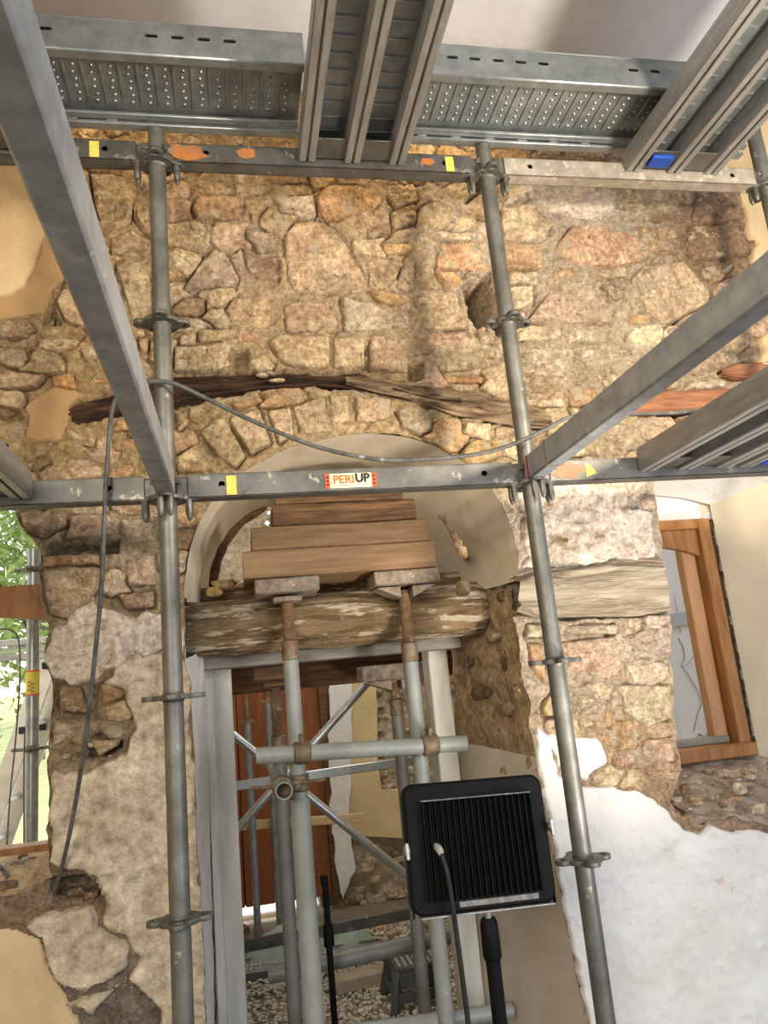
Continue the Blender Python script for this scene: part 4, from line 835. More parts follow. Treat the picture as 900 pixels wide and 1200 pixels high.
deck_y(.568, .315, 2.012, 2.7, 'steel deck running towards the viewer at top centre, seen from below', (.432, .568, .705))
deck_y(1.63, .315, 2.025, 2.7, 'steel deck at upper right with pale rails and a blue clip', (1.492, 1.64, 1.775), blue=[1.563])
deck_y(-.49, .315, 2.0, 2.7, 'steel deck at the upper left edge behind the slanting bar', (-.632, -.49, -.350))
deck_y(1.475, .285, 1.015, 2.7, 'lower steel deck on the right above the window, nearest the right pole', (1.355, 1.478, 1.602))
deck_y(1.80, .285, 1.015, 2.7, 'lower steel deck at the far right edge with a blue clip', (1.68, 1.80, 1.925), blue=[1.745])
deck_y(-.475, .285, 1.01, 2.7, 'lower steel deck end at the left edge above the window', (-.60, -.475, -.345))
def deck_x(x0, x1, z, y0, y1, label, slots, dark=False):
    t = thing('perforated_deck', label, 'scaffold deck', (x0, y1, z)); H = .105; L = x1-x0; m = M_deck
    # near face with oval slots, rolled lips, perforated sheet between
    hs = [slot(s, z+.063, .022, .0055) for s in slots if x0+.03 < s < x1-.03]
    plate('side_rail', rect(x0, z+.012, x1, z+H), hs, .003, Matrix.Translation((0, y0, 0)) @ XZ, m, t)
    MB().box(((x0+x1)/2, y0+.006, z+H), (L, .016, .006), .002).box(((x0+x1)/2, y0+.014, z+.012), (L, .032, .018), .005).box(((x0+x1)/2, y0+.005, z+.03), (L, .006, .004), .001).build('lip', m, t)
    plate('side_rail', rect(x0, z+.012, x1, z+H), [], .003, Matrix.Translation((0, y1, 0)) @ XZ, m, t)
    MB().box(((x0+x1)/2, y1-.012, z+.004), (L, .030, .010), .004).box(((x0+x1)/2, y1-.040, z+.016), (L, .022, .010), .003).build('lip', m, t)
    MB().box(((x0+x1)/2, y0+.026, z+.070), (L, .003, .064), .0005).build('slot_backing', M_ros, t)  # plate added behind the slots so they look dark
    zs_ = z+.034; pitch = .0475; n = int((L-.04)/pitch); ya, yb = y0+.045, y1-.065
    mb = MB().box(((x0+x1)/2, (y0+y1)/2, zs_+.002), (L, y1-y0-.01, .003), .0005); mb.build('deck_sheet', m, t)
    mb = MB()
    for k in range(n):
        x = x0+.03+k*pitch; mb.box((x, (ya+yb)/2, zs_-.001), (.0075, yb-ya, .005), .002)
    mb.build('ribs', m, t)
    proto = None; me1 = None; mb = MB(); mh = MB()
    for k in range(n):
        x = x0+.03+(k+.5)*pitch
        for j in range(7):
            y = ya+.008+(yb-ya-.016)*j/6; xo = x+(.002 if j % 2 else -.002)
            r1, r2, hh = .0058, .0028, .004; c = [(math.cos(a), math.sin(a)) for a in np.linspace(0, 2*math.pi, 8, endpoint=False)]
            vs = [(xo+a*r1, y+b*r1, zs_) for a, b in c]+[(xo+a*r2, y+b*r2, zs_-hh) for a, b in c]; fs = [(i, (i+1) % 8, 8+(i+1) % 8, 8+i) for i in range(8)]+[tuple(range(8, 16))]
            mb.add(vs, fs)
            if (k*7+j*3) % 5 == 0: mh.box((xo, y, zs_-hh-.0004), (.0042, .0042, .0008), .0001)
    o = mb.build('dimples', m, t); o['kind'] = 'stuff'; o = mh.build('dimple_holes', M_btxt, t); o['kind'] = 'stuff'
    for k in range(int(L/.11)): MB().box((x0+.09+k*.11, y1-.026, z+.0095), (.03, .006, .003), .001).build('drain_slot', M_rail, t) if k < 10 else None
    return t
xs0 = [V(p, 30, -.26).x for p in (53, 177, 207, 238, 268)]; xs1 = [V(p, 50, -.26).x for p in (527, 553, 580, 606, 632, 735, 760)]
deck_x(-1.2, .415, 2.122, -.262, .012, 'perforated steel deck across the top left, underside ribbed with dimples', xs0+[xs0[0]-.4])
deck_x(.60, 1.93, 2.122, -.262, .012, 'perforated steel deck across the top right, underside lit bright grey', xs1)

# ================================================================== CABLES
def spline(pts, n=12):
    pts = [Vector(p) for p in pts]; P = [pts[0]*2-pts[1]]+pts+[pts[-1]*2-pts[-2]]; o = []
    for i in range(1, len(P)-2):
        for k in range(n):
            t = k/n; a, b, c, d = P[i-1], P[i], P[i+1], P[i+2]
            o.append(.5*((2*b)+(c-a)*t+(2*a-5*b+4*c-d)*t*t+(3*b-a-3*c+d)*t**3))
    o.append(pts[-1]); return o
def cable(name, pts, r, m, label, parent=None):
    mb = MB().tube(spline([V(*p) for p in pts], 10), r, 10); o = mb.build(name, m, parent, 180)
    return tag(o, label, 'cable') if label else o
cable('power_cable', [(900, 466, .05), (860, 474, .0), (800, 483, -.04), (730, 486, -.05), (672, 488, -.055), (640, 503, -.06), (600, 521, -.06), (560, 532, -.05), (500, 538, -.045), (440, 538, -.045), (370, 523, -.045), (300, 495, -.045), (240, 466, -.045), (205, 450, -.05), (180, 447, -.045), (160, 450, -.03), (143, 459, -.03), (133, 475, -.04), (128, 510, -.05), (124, 570, -.055), (121, 640, -.03), (118, 700, .0), (110, 780, .05), (102, 850, .1), (92, 920, .18), (82, 975, .25), (70, 1025, .33), (58, 1052, .37), (40, 1062, .40), (18, 1045, .42), (4, 1020, .45), (-20, 1000, .5)], .0058, M_cable,
      'long dark power cable looped over the scaffold and hanging down the left pier')

# ================================================================== PROPS IN THE DOORWAY
def coupler(parent, c, axis, r=.0242, m=M_clamp, w_=.05):
    c, a = Vector(c), Vector(axis).normalized(); mb = MB().tube([c-a*w_/2, c-a*w_*.42, c+a*w_*.42, c+a*w_/2], [r+.004, r+.008, r+.008, r+.004], 20)
    s = a.cross(Vector((0, 1, .01))); s = s.normalized() if s.length > .1 else Vector((1, 0, 0))
    mb.bar(c+s*(r+.002), c+s*(r+.03), .03, .012, .003, up=a); mb.tube([c+s*(r+.02)-Vector((0, .028, 0)), c+s*(r+.02)+Vector((0, .028, 0))], .006, 8)
    return mb.build('coupler', m, parent)
def thread(p0, p1, r, pitch=.006):
    p0, p1 = Vector(p0), Vector(p1); n = int((p1-p0).length/pitch); pts = []; rs = []
    for k in range(n*2+1): pts.append(p0.lerp(p1, k/(2*n))); rs.append(r if k % 2 else r*.84)
    return pts, rs
def prop(x, y, z0, zsl, zth, zhd, label, head='flat', wide=None, outm=M_grey_tube, rs=(.0242, .0302), hw=.205, crust=M_crust):
    t = thing('steel_prop', label, 'prop', (x, y, z0))
    if wide is not None: MB().tube([(x, y, z0+.008), (x, y, wide)], rs[1], 28, rs[1]-.004).build('outer_tube', outm, t)
    MB().tube([(x, y, (wide-.1) if wide is not None else z0+.008), (x, y, zsl)], rs[0], 28, rs[0]-.003).build('tube', outm, t)
    MB().tube([(x, y, zsl-.012), (x, y, zsl-.006), (x, y, zsl+.05), (x, y, zsl+.056)], [.021, .0275, .0265, .019], 20).build('collar_nut', M_clamp, t)
    pts, r_ = thread((x, y, zsl), (x, y, zhd), .0205); MB().tube(pts, r_, 18).build('threaded_spindle', M_rust, t)
    h0, h1 = zhd, zth; mb = MB()
    mb.box((x, y, (h0+h1)/2+.006), (hw, .15, (h1-h0)-.012), .004)
    if head == 'gusset':
        for s in (-1, 1):
            mb.add([(x+s*.02, y-.05, h0+.008), (x+s*hw*.46, y-.05, h0+.008), (x+s*.02, y-.05, h0-.028), (x+s*.02, y+.05, h0+.008), (x+s*hw*.46, y+.05, h0+.008), (x+s*.02, y+.05, h0-.028)], [(0, 1, 2), (3, 5, 4), (0, 3, 4, 1), (1, 4, 5, 2), (2, 5, 3, 0)])
    else: mb.box((x, y, h0-.004), (.09, .09, .016), .003)
    mb.build('head_plate', crust, t)
    MB().box((x, y, z0+.004), (.13, .13, .008), .001).build('foot_plate', M_rust, t); return t
PY0 = .42
zh = zA
prop(.320, PY0+.04, FL, V(345, 770, PY0+.04).z, zh-.001, zh-.060, 'left front prop in the doorway, grey tube with a wide square head', 'flat', V(355, 935, PY0+.04).z, hw=.20)
prop(.703, PY0+.04, FL, V(486, 772, PY0+.04).z, zh-.001, zh-.060, 'right front prop in the doorway with a gusseted square head', 'gusset', hw=.215)
hz = V(460, 800, 1.0).z; rx2 = V(466, 830, 1.0).x
prop(rx2, 1.02, FL, V(466, 836, 1.0).z, hz+.07, hz, 'right rear prop, brown thread and head under the door head', 'gusset', outm=M_grey_dark, hw=.27, crust=M_crust)
prop(.283, .86, FL, V(330, 880, .86).z, V(330, 800, .86).z+.06, V(330, 800, .86).z, 'left rear prop, dull tube close behind the left front one', 'flat', outm=M_grey_dark, hw=.15, crust=M_oldwood)
# tubes clamped to the props
t = thing('cross_tube', 'grey tube clamped level across the two front props', 'scaffold tube', V(300, 886, .385))
MB().tube([V(300, 886, .385), V(546, 871, .385)], .0242, 28, .0208).build('tube', M_grey_tube, t)
for px, py in ((354, 882), (504, 873)):
    c = V(px, py, .385); coupler(t, c, (1, 0, 0)); coupler(t, (c.x, PY0+.04, c.z), (0, 0, 1))
t = thing('short_tube', 'short tube pointing at the viewer beside the left front prop, open dark end', 'scaffold tube', V(333, 927, .30)); c = V(333, 927, .30)
MB().tube([c, c+Vector((-.0, 1.0, -.005))], .0242, 28, .0208).build('tube', M_grey_tube, t); coupler(t, c+Vector((0, .10, 0)), (0, 1, 0)); coupler(t, (.320, PY0+.04, c.z), (0, 0, 1))
MB().tube([c+Vector((.02, .13, .0)), c+Vector((.13, .13, .004))], .0055, 8).tube([c+Vector((-.09, .13, .004)), c+Vector((-.02, .13, .0))], .0055, 8).build('bolt', M_rust, t)
t = thing('low_tube', 'dull grey tube clamped low behind the rear props above the gravel', 'scaffold tube', V(312, 1143, 1.12))
a, b = V(314, 1143, 1.12), V(530, 1096, 1.12); MB().tube([a, b], .030, 28, .026).build('tube', M_grey_dark, t)
coupler(t, (a+(b-a)*.16), (1, 0, 0), .030, M_clamp); coupler(t, (a+(b-a)*.80), (1, 0, 0), .030, M_clamp)
t = thing('floor_tube', 'pale grey tube lying across the bottom of the doorway', 'scaffold tube', V(430, 1204, .62))
a, b = V(400, 1212, .62), V(600, 1184, .62); MB().tube([a, b], .0242, 28, .021).build('tube', M_grey_tube, t); coupler(t, V(524, 1188, .62), (1, 0, 0), .0242, M_clamp, .03)

# ================================================================== WORK LAMP ON ITS STAND
FX, FY, FZ = .640, -.32, .140
def rrect(w_, h_, r, n=6):
    o = []
    for sx, sy, a0 in ((1, 1, 0), (-1, 1, 90), (-1, -1, 180), (1, -1, 270)):
        for k in range(n+1): a = math.radians(a0+90*k/n); o.append((sx*(w_/2-r)+r*math.cos(a), sy*(h_/2-r)+r*math.sin(a)))
    return o
lamp = thing('work_lamp', 'black finned floodlight on a stand, back turned to the viewer', 'lamp', (FX, FY, 0))
TL = Matrix.Translation((FX, FY, FZ)) @ Matrix.Scale(.955, 4) @ Matrix.Rotation(math.radians(-7), 4, 'X') @ Matrix.Rotation(math.radians(2.0), 4, 'Y')
hsg = plate('housing', rrect(.312, .254, .02), [], .030, TL @ Matrix.Translation((0, .022, 0)) @ XZ, M_black, lamp, .006)
plate('bezel', rrect(.304, .246, .02), [rrect(.26, .20, .01)], .012, TL @ Matrix.Translation((0, .046, 0)) @ XZ, M_black, lamp, .002)
plate('lens', rrect(.262, .202, .01), [], .002, TL @ Matrix.Translation((0, .0435, 0)) @ XZ, M_lens, lamp)
def addT(mb, M4, c, size, b=.001):
    n = len(mb.v); mb.box((0, 0, 0), size, b)
    for i in range(n, len(mb.v)): mb.v[i] = tuple(M4 @ (Vector(mb.v[i])+Vector(c)))
for k in range(19):
    mb = MB(); addT(mb, TL, (-.124+k*.0138, -.006, -.006), (.0028, .022, .200)); o = mb.build('fin', M_black, hsg)
mb = MB(); addT(mb, TL, (0, -.006, .096), (.254, .020, .003)); mb.build('top_fin', mat('pale_edge', (.30, .30, .30), (.06, .06, .06), 60, .5, .3, bump=0), lamp)  # paler mottled grey along the top fin
mb = MB(); addT(mb, TL, (.03, .004, -.116), (.18, .010, .012)); mb.build('maker_strip', mat('strip_metal', (.30, .28, .25), (.14, .13, .12), 60, .5, .3), lamp)
mb = MB(); addT(mb, TL, (0, -.006, -.133), (.300, .018, .004)); mb.build('bracket_bar', mat('bracket_steel', (.42, .41, .39), (.2, .2, .19), 40, .4, .7), lamp)
mb = MB(); [addT(mb, TL, (s*.1585, .012, -.068), (.003, .016, .133)) for s in (-1, 1)]; mb.build('bracket_arms', M_black, lamp)['kind'] = 'stuff'
for s, dz in ((-1, .0), (1, .02)):
    mb = MB(); p = TL @ Vector((s*.164-.004*s, -.004, dz)); mb.tube([p, p+Vector((s*.010, 0, 0)), p+Vector((s*.012, 0, 0))], [.010, .010, .006], 10).bar(p+Vector((s*.006, -.014, -.016)), p+Vector((s*.006, -.010, .016)), .008, .006, .002)
    mb.build('tilt_knob', mat('knob_steel', (.55, .53, .5), (.3, .29, .28), 40, .35, .8), lamp)
gl = TL @ Vector((-.098, -.012, .000)); MB().tube([gl+Vector((0, .02, 0)), gl, gl+Vector((.001, -.014, -.004)), gl+Vector((.002, -.020, -.010))], [.008, .008, .0075, .0055], 12).build('cable_gland', mat('gland', (.5, .5, .47), (.4, .4, .38), 40, .5), lamp)
MB().tube(spline([gl+Vector((.002, -.018, -.008)), gl+Vector((.008, -.030, -.05)), gl+Vector((.014, -.026, -.15)), gl+Vector((.020, -.02, -.30)), gl+Vector((.028, -.01, -.55)), gl+Vector((.08, .05, -.84)), gl+Vector((.3, .1, -.87))], 8), .0052, 10).build('lamp_cable', M_rubber, lamp, 180)
st = thing('lamp_stand', 'black tripod stand under the finned work lamp', 'stand', (FX, FY, FL)); z0 = FZ-.132
MB().tube([(FX, FY, z0+.008), (FX, FY, z0-.02)], .008, 14).build('spigot', mat('bracket_steel', (.4, .4, .4)), st)
MB().tube([(FX, FY, z0-.012), (FX, FY, z0-.022), (FX, FY, z0-.085), (FX, FY, z0-.092)], [.014, .0185, .0195, .016], 24).build('clamp_collar', M_black, st)
MB().tube([(FX, FY, z0-.08), (FX, FY, FL+.25)], .0150, 20).build('pole', M_black, st)
for k in range(3):
    a = k*2.094+.5; e = Vector((FX+.42*math.cos(a), FY+.42*math.sin(a), FL+.012)); MB().tube([(FX+.015*math.cos(a), FY+.015*math.sin(a), FL+.42), e], .0095, 12).build('leg', M_black, st)
    MB().tube([(FX, FY, FL+.22), (FX+.21*math.cos(a), FY+.21*math.sin(a), FL+.21)], .006, 8).build('brace', M_black, st)
# second stand behind the props
s2 = V(386, 1110, 1.0); t = thing('lamp_stand', 'slim black stand pole behind the left front prop', 'stand', (s2.x, s2.y, FL))
zt = V(381, 1033, 1.0).z; MB().tube([(s2.x, s2.y, FL+.02), (s2.x, s2.y, zt)], .0115, 14).build('pole', M_black, t); zc = V(384, 1098, 1.0).z
MB().tube([(s2.x, s2.y, zc-.03), (s2.x, s2.y, zc+.04)], .019, 14).build('clamp_collar', M_black, t); MB().tube([(s2.x-.002, s2.y, zt-.01), (s2.x-.002, s2.y, zt+.02)], .014, 12).build('top_cap', M_black, t)
for k in range(3):
    a = k*2.094+1.9; MB().tube([(s2.x, s2.y, FL+.05), (s2.x+.12*math.cos(a), s2.y+.12*math.sin(a), FL+.012)], .007, 10).build('leg', M_black, t)

# ================================================================== WINDOWS
def frame_head(name, x0, x1, zt, zl, zm, y, th, m, parent):      # board with an arched underside
    pts = [(x0, zt), (x0, zl)]+[(x0+(x1-x0)*k/16, zl+(zm-zl)*math.sin(math.pi*k/16)**.7) for k in range(1, 16)]+[(x1, zl), (x1, zt)]
    return plate(name, pts, [], th, Matrix.Translation((0, y, 0)) @ XZ, m, parent, .001)
w2 = thing('window_2', None, None, (1.75, NYR, .1), kind='structure')
xo = 2.075
MB().box((xo-.026, .805, .555), (.052, .09, .93), .004).build('frame_stile', M_frame, w2)
MB().box((1.44, .805, .555), (.052, .09, .93), .004).build('frame_stile', M_frame, w2)
MB().box((1.75, .805, 1.0), (.66, .082, .042), .004).build('frame_head', M_frame, w2)
MB().box((1.75, .79, .112), (.66, .11, .05), .006).build('frame_sill', M_frame, w2)
MB().box((1.74, .835, .150), (.56, .055, .03), .006).build('sill_board', M_greywood, w2)
frame_head('arched_head', 1.46, 2.03, .985, .865, .925, .80, .03, M_frame, w2)
MB().box((1.990, .84, .56), (.06, .05, .84), .004).build('casement_stile', M_frame_in, w2)
MB().box((1.50, .84, .51), (.06, .05, .74), .004).build('casement_stile', M_frame_in, w2)
tag(w2, kind='structure')
mb = MB()
for k in range(26):
    z = .10+k*.036; mb.box((2.088+.004*math.sin(k*2.1), .785, z), (.022+.012*random.random(), .02, .036), .006)
mb.build('joint_gap', M_rot, w2)
w1 = thing('window_1', None, None, (-.8, NYR, .05), kind='structure')
zt, zb_, zm_ = V(30, 687, .8).z, V(52, 733, .8).z, V(10, 724, .8).z
frame_head('arched_head', -1.12, -.425, zt, zb_, zb_+.045, .80, .04, M_frame, w1)
MB().box((-1.13, .805, .5), (.052, .09, .9), .004).build('frame_stile', M_frame, w1); MB().box((-.40, .81, .5), (.05, .08, .9), .004).build('frame_stile', M_frame, w1)
MB().box((-.77, .80, .07), (.72, .09, .04), .004).build('frame_sill', M_frame, w1); tag(w1, kind='structure')

# ================================================================== PORCH BEHIND THE DOOR
BK = 2.78
def wallgrid(name, x0, x1, z0, z1, y, m, amp=.008, cell=.02, parent=None, f=9, kind='structure'):
    X, Z, a, b = wall_grid(x0, x1, z0, z1, cell); Yv = y+amp*fbm(X*f, 0, Z*f, 4, 4)*1.6; o = arr_mesh(name, np.c_[X, Yv, Z], quads_of(a, b), m, parent)
    return tag(o, kind=kind) if not parent else o
xdl, xdr = V(262, 900, BK).x, V(381, 900, BK).x
pw = wallgrid('wall_porch', xdr+.02, 2.1, FL-.02, 1.7, BK, mat('porch_rubble', (.50, .41, .29), (.30, .22, .14), 14, .95, bump=1, bscale=40, bdist=.02, spots=[((.58, .52, .42), 8, .6, 2.)]), .03, .02)
slab('wall_porch', (1.5, BK+.2, .5), (1.9, .28, 2.5), M_ground); slab('wall_porch', (-.30, 1.9, .35), (.12, 1.8, 2.2), M_plaster_cream); slab('wall_porch', (1.66, 1.9, .5), (.12, 1.8, 2.5), M_backplaster)
slab('wall_porch', (.3, BK+.15, 1.25), (1.2, .2, .9), M_plaster_cream)
# smooth plaster left on the far wall
def flat_patch(name, loop, Y, th, m, parent, seed, amp=2):
    L = rough(loop, 6, amp, seed); pts = [(p.x, p.z) for p in (V(a, b, Y) for a, b in L)]
    return plate(name, pts, [], th, Matrix.Translation((0, Y, 0)) @ XZ, m, parent, .002)
flat_patch('plaster', [(404, 740), (432, 740), (440, 790), (442, 890), (446, 926), (478, 924), (520, 920), (545, 930), (545, 985), (470, 982), (420, 978), (404, 975)], BK-.045, .03, M_backplaster, pw, 80, 1)
flat_patch('plaster', [(384, 760), (409, 760), (412, 860), (410, 960), (414, 1020), (402, 1050), (392, 1010), (386, 900)], BK-.07, .05, M_plaster_white, pw, 81, 3)
r4 = random.Random(9)
for k in range(120):      # rubble core of the far wall
    px = r4.uniform(436, 545); py = r4.uniform(770, 925)
    if r4.random() < .42: px, py = r4.uniform(396, 545), r4.uniform(985, 1105)
    p = V(px, py, BK-.015); s = r4.uniform(.035, .095); loose_stone('stone', p, (s*1.35, .05, s*.8), M_stone, pw, PAL[r4.choice('ttcwgcb')], k, 1)
dr = thing('door_2', None, None, ((xdl+xdr)/2, BK, FL), kind='structure')
zlo, zhi = V(320, 1058, BK).z, V(320, 760, BK).z
xm = (xdl-.3+xdr)/2
for k in range(5):
    a = xdl-.25+(xdr-xdl+.25)*k/5; b = xdl-.25+(xdr-xdl+.25)*(k+1)/5; MB().box(((a+b)/2, BK, (zlo+zhi)/2), (b-a-.004, .045, zhi-zlo), .004).build('door_board', M_door, dr)
MB().box(((xdl+xdr)/2-.12, BK+.035, (zlo+zhi)/2), (xdr-xdl+.25, .02, zhi-zlo), .002).build('seam_sun_block', M_door, dr)  # sheet added behind the boards to stop sun leaking through the seams
MB().box(((xdl+xdr)/2-.12, BK+.0, zhi+.04), (xdr-xdl+.3, .09, .10), .004).build('door_head', M_oldwood, dr)
MB().box((xdr+.01, BK-.02, (zlo+zhi)/2), (.05, .1, zhi-zlo), .004).build('frame_stile', M_oldwood, dr)
for py in (921, 943): p = V(292, py, BK-.03); MB().tube([p, p+Vector((0, -.006, 0))], .007, 10).build('bolt_head', M_galv_bright, dr)
tag(dr, kind='structure')
# galvanised bracing in the porch
def brace(name, label, p0, p1, Y, wd, th=.02, m=M_galv_bright, cat='scaffold bar', round_=False):
    a, b = V(*p0, Y), V(*p1, Y); mb = MB()
    if round_: mb.tube([a, b], wd/2, 20)
    else: mb.bar(a, b, th, wd, .003, up=(0, 1, 0)) if False else mb.bar(a, b, wd, th, .003, up=(0, 1, 0))
    o = mb.build(name, m); return tag(o, label, cat)
brace('diagonal_brace', 'galvanised diagonal brace falling to the right behind the front props', (262, 852), (485, 1033), 1.50, .036, round_=True)
brace('diagonal_brace', 'galvanised diagonal brace rising to the right behind the cross tube', (262, 990), (446, 783), 1.58, .036, round_=True)
brace('level_brace', 'galvanised level bar behind the props just under the cross tube', (262, 923), (500, 889), 1.66, .040)
brace('level_brace', 'grey level bar low behind the props in front of the far rubble', (262, 1114), (540, 1058), 1.62, .048, m=M_bar)
brace('pine_plank', 'pale pine plank fixed level across the brown door', (262, 969), (427, 958), 2.35, .045, .03, mat('pale_pine', (.62, .46, .27), (.50, .35, .18), 7, .7, 0, .3, 30, .003, stretch=(.8, 8, 12)), 'plank')
for px, y0_, y1_, lab in ((296, 847, 1090, 'thin galvanised post before the brown door, nearest the left door post'), (321, 823, 1088, 'thin galvanised post before the brown door, nearer the props')):
    c = V(px, (y0_+y1_)/2, 2.30); zt_ = V(px, y0_, 2.30).z; t = thing('thin_prop', lab, 'prop', (c.x, 2.30, FL))
    MB().tube([(c.x, 2.30, FL+.01), (c.x, 2.30, zt_)], .0185, 16).build('tube', M_galv, t)
    MB().tube([(c.x, 2.30, zt_), (c.x, 2.30, zt_+.22)], .011, 12).box((c.x, 2.30, zt_+.008), (.07, .02, .016), .003).box((c.x, 2.30, zt_+.22), (.1, .08, .012), .002).build('spindle', M_rust, t)
# things on the porch floor
def on_floor(px, py): 
    d = _F+_R*(px-450)/FPX-_U*(py-600)/FPX; k = (FL-CZ)/d[2]; p = _O+d*k; return Vector(p)
g1 = on_floor(450, 1148)
t = thing('step_stool', 'small dark grey plastic step stool with dotted top on the gravel', 'stool', on_floor(489, 1180)); c = on_floor(489, 1180); c.y += .05; H = V(466, 1124, c.y).z-FL
MB().box((c.x, c.y, FL+H-.012), (.16, .19, .024), .006).build('top', M_plastic_grey, t)
mb = MB()
for i in range(6):
    for j in range(7): mb.box((c.x-.06+i*.024, c.y-.075+j*.025, FL+H+.001), (.009, .016, .004), .0015)
o = mb.build('grip_dots', mat('dot_rubber', (.45, .45, .42), (.35, .35, .33), 30, .6), t); o['kind'] = 'stuff'
for sx in (-1, 1):
    for sy in (-1, 1): MB().bar((c.x+sx*.072, c.y+sy*.085, FL+H-.02), (c.x+sx*.100, c.y+sy*.115, FL+.004), .030, .034, .004).build('leg', M_plastic_grey, t)
for sx in (-1, 1):
    MB().box((c.x+sx*.078, c.y, FL+H-.05), (.010, .17, .055), .003).box((c.x+sx*.09, c.y, FL+.06), (.010, .2, .03), .003).build('side_panel', M_plastic_grey, t)
MB().box((c.x, c.y-.095, FL+H-.05), (.15, .010, .055), .003).box((c.x, c.y-.108, FL+.06), (.17, .010, .03), .003).build('front_panel', M_plastic_grey, t)
# grey steel plank lying in the gravel
a, b = on_floor(262, 1158), on_floor(452, 1128); t = thing('floor_deck', 'narrow perforated steel plank lying on the gravel behind the props', 'scaffold deck', a)
dirv = (b-a).normalized(); nrm = Vector((-dirv.y, dirv.x, 0)); up = Vector((0, 0, 1)); hgt = Vector((0, 0, .03))
MB().bar(a+hgt+nrm*.10, b+hgt+nrm*.10, .20, .006, .002).build('deck_sheet', M_galv_bright, t)
MB().bar(a+hgt*.6, b+hgt*.6, .010, .05, .003).build('side_rail', M_bar, t); MB().bar(a+hgt*.6+nrm*.2, b+hgt*.6+nrm*.2, .010, .05, .003).build('side_rail', M_bar, t)
mb = MB()
for k in range(34):
    p = a.lerp(b, (k+.5)/34)+hgt+Vector((0, 0, .004))
    for j in range(3): mb.box(p+nrm*(.04+.055*j), (.012, .03, .006), .002)
o = mb.build('ribs', M_galv_bright, t); o['kind'] = 'stuff'
c = on_floor(425, 1163); o = MB().box((c.x, c.y+.05, FL+.035), (.24, .11, .055), .006, Matrix.Rotation(.15, 3, 'Z')).build('concrete_block', mat('pale_block', (.46, .40, .30), (.36, .3, .22), 12, .9, bump=.5)); tag(o, 'pale flat block on the gravel beside the step stool', 'block')
# pale sheeting and rubble in front of the far door
def mound(name, c, r, h, m, label, cat, seed, n=60):
    a = np.linspace(0, 2*np.pi, n, endpoint=False)[None]; s = np.linspace(0, 1, 24)[:, None]; rr = s*(1+.18*fbm(np.cos(a)*2+0*s, np.sin(a)*2+0*s, seed, 2, seed))
    X = c[0]+r[0]*rr*np.cos(a); Y = c[1]+r[1]*rr*np.sin(a); Z = FL+h*(np.clip(1-s**2, 0, 1)**.8+0*a)*(1+.5*fbm(X*6, Y*6, seed, 3, seed))+.004
    i = np.arange(24*n).reshape(24, n); q = np.stack([i[:-1], np.roll(i, -1, 1)[:-1], np.roll(i, -1, 1)[1:], i[1:]], -1).reshape(-1, 4)
    return tag(arr_mesh(name, np.stack([X, Y, Z], -1).reshape(-1, 3), q, m), label, cat)
p = on_floor(340, 1122); mound('plastic_sheet', (p.x+.02, p.y), (.26, .14), .13, M_sack, 'crumpled pale green sheet heaped behind the left props', 'sheet', 3)
p = on_floor(412, 1112); mound('plastic_sheet', (p.x, p.y), (.13, .07), .09, M_sack, 'small peak of pale green sheet right of the slim black stand', 'sheet', 5)
t = thing('rubble_heap', 'heap of broken stone below the far brown door', 'rubble', on_floor(330, 1100))
for k in range(70):
    p = on_floor(r4.uniform(270, 520), r4.uniform(1090, 1116)); s = r4.uniform(.03, .10)
    if k < 50: p = on_floor(r4.uniform(268, 330), r4.uniform(1112, 1140)); s *= .7
    p.z = FL+s*.3; p.y = min(p.y, BK-.12); loose_stone('stone', p, (s*1.3, s, s*.8), M_stone, t, PAL[r4.choice('bttcg')], k, 1)
# gravel: every pebble real, joined as one
def gravel(name, x0, x1, y0, y1, n, smin, smax, label):
    ico = bmesh.new(); bmesh.ops.create_icosphere(ico, subdivisions=1, radius=1); bv = np.array([v.co[:] for v in ico.verts]); bf = np.array([[v.index for v in f.verts] for f in ico.faces]); ico.free()
    rg = np.random.default_rng(5); P = np.c_[rg.uniform(x0, x1, n), rg.uniform(y0, y1, n), np.full(n, FL)+rg.uniform(.002, .016, n)]; s = rg.uniform(smin, smax, (n, 1))*rg.uniform(.6, 1.2, (n, 3))
    a = rg.uniform(0, 6.28, n); v = bv[None]*s[:, None]*(1+.25*rg.uniform(-1, 1, (n, len(bv), 1))); x = v[..., 0]*np.cos(a)[:, None]-v[..., 1]*np.sin(a)[:, None]; y = v[..., 0]*np.sin(a)[:, None]+v[..., 1]*np.cos(a)[:, None]
    v = np.stack([x, y, v[..., 2]*.7], -1)+P[:, None]; f = bf[None]+(np.arange(n)*len(bv))[:, None, None]; o = arr_mesh(name, v.reshape(-1, 3), f.reshape(-1, 3), M_gravel, smooth=False); return tag(o, label, 'gravel', kind='stuff')
gravel('gravel', -.1, 1.7, .75, 2.3, 9000, .006, .0135, 'pale gravel covering the floor beyond the doorway')

# ================================================================== OUTSIDE
X, Y = np.meshgrid(np.linspace(-26, 22, 160), np.linspace(.95, 60, 160)); X, Y = X.ravel(), Y.ravel()
keep = ~((X > -.3) & (X < 1.7) & (Y < 2.7))
Z = FL-.03+.03*fbm(X, Y, 0, 3, 3)+np.clip(Y-7, 0, 20)*.10
tag(arr_mesh('lawn', np.c_[X, Y, Z], quads_of(160, 160), M_grass), kind='structure')
slab('sun_block_porch', (.68, 1.95, 1.76), (2.1, 2.0, .08), M_plaster_cream); slab('terrace', (.9, 4.2, FL-.02), (2.6, 2.6, .05), M_whitewall)  # slab over the porch added to keep the sun out
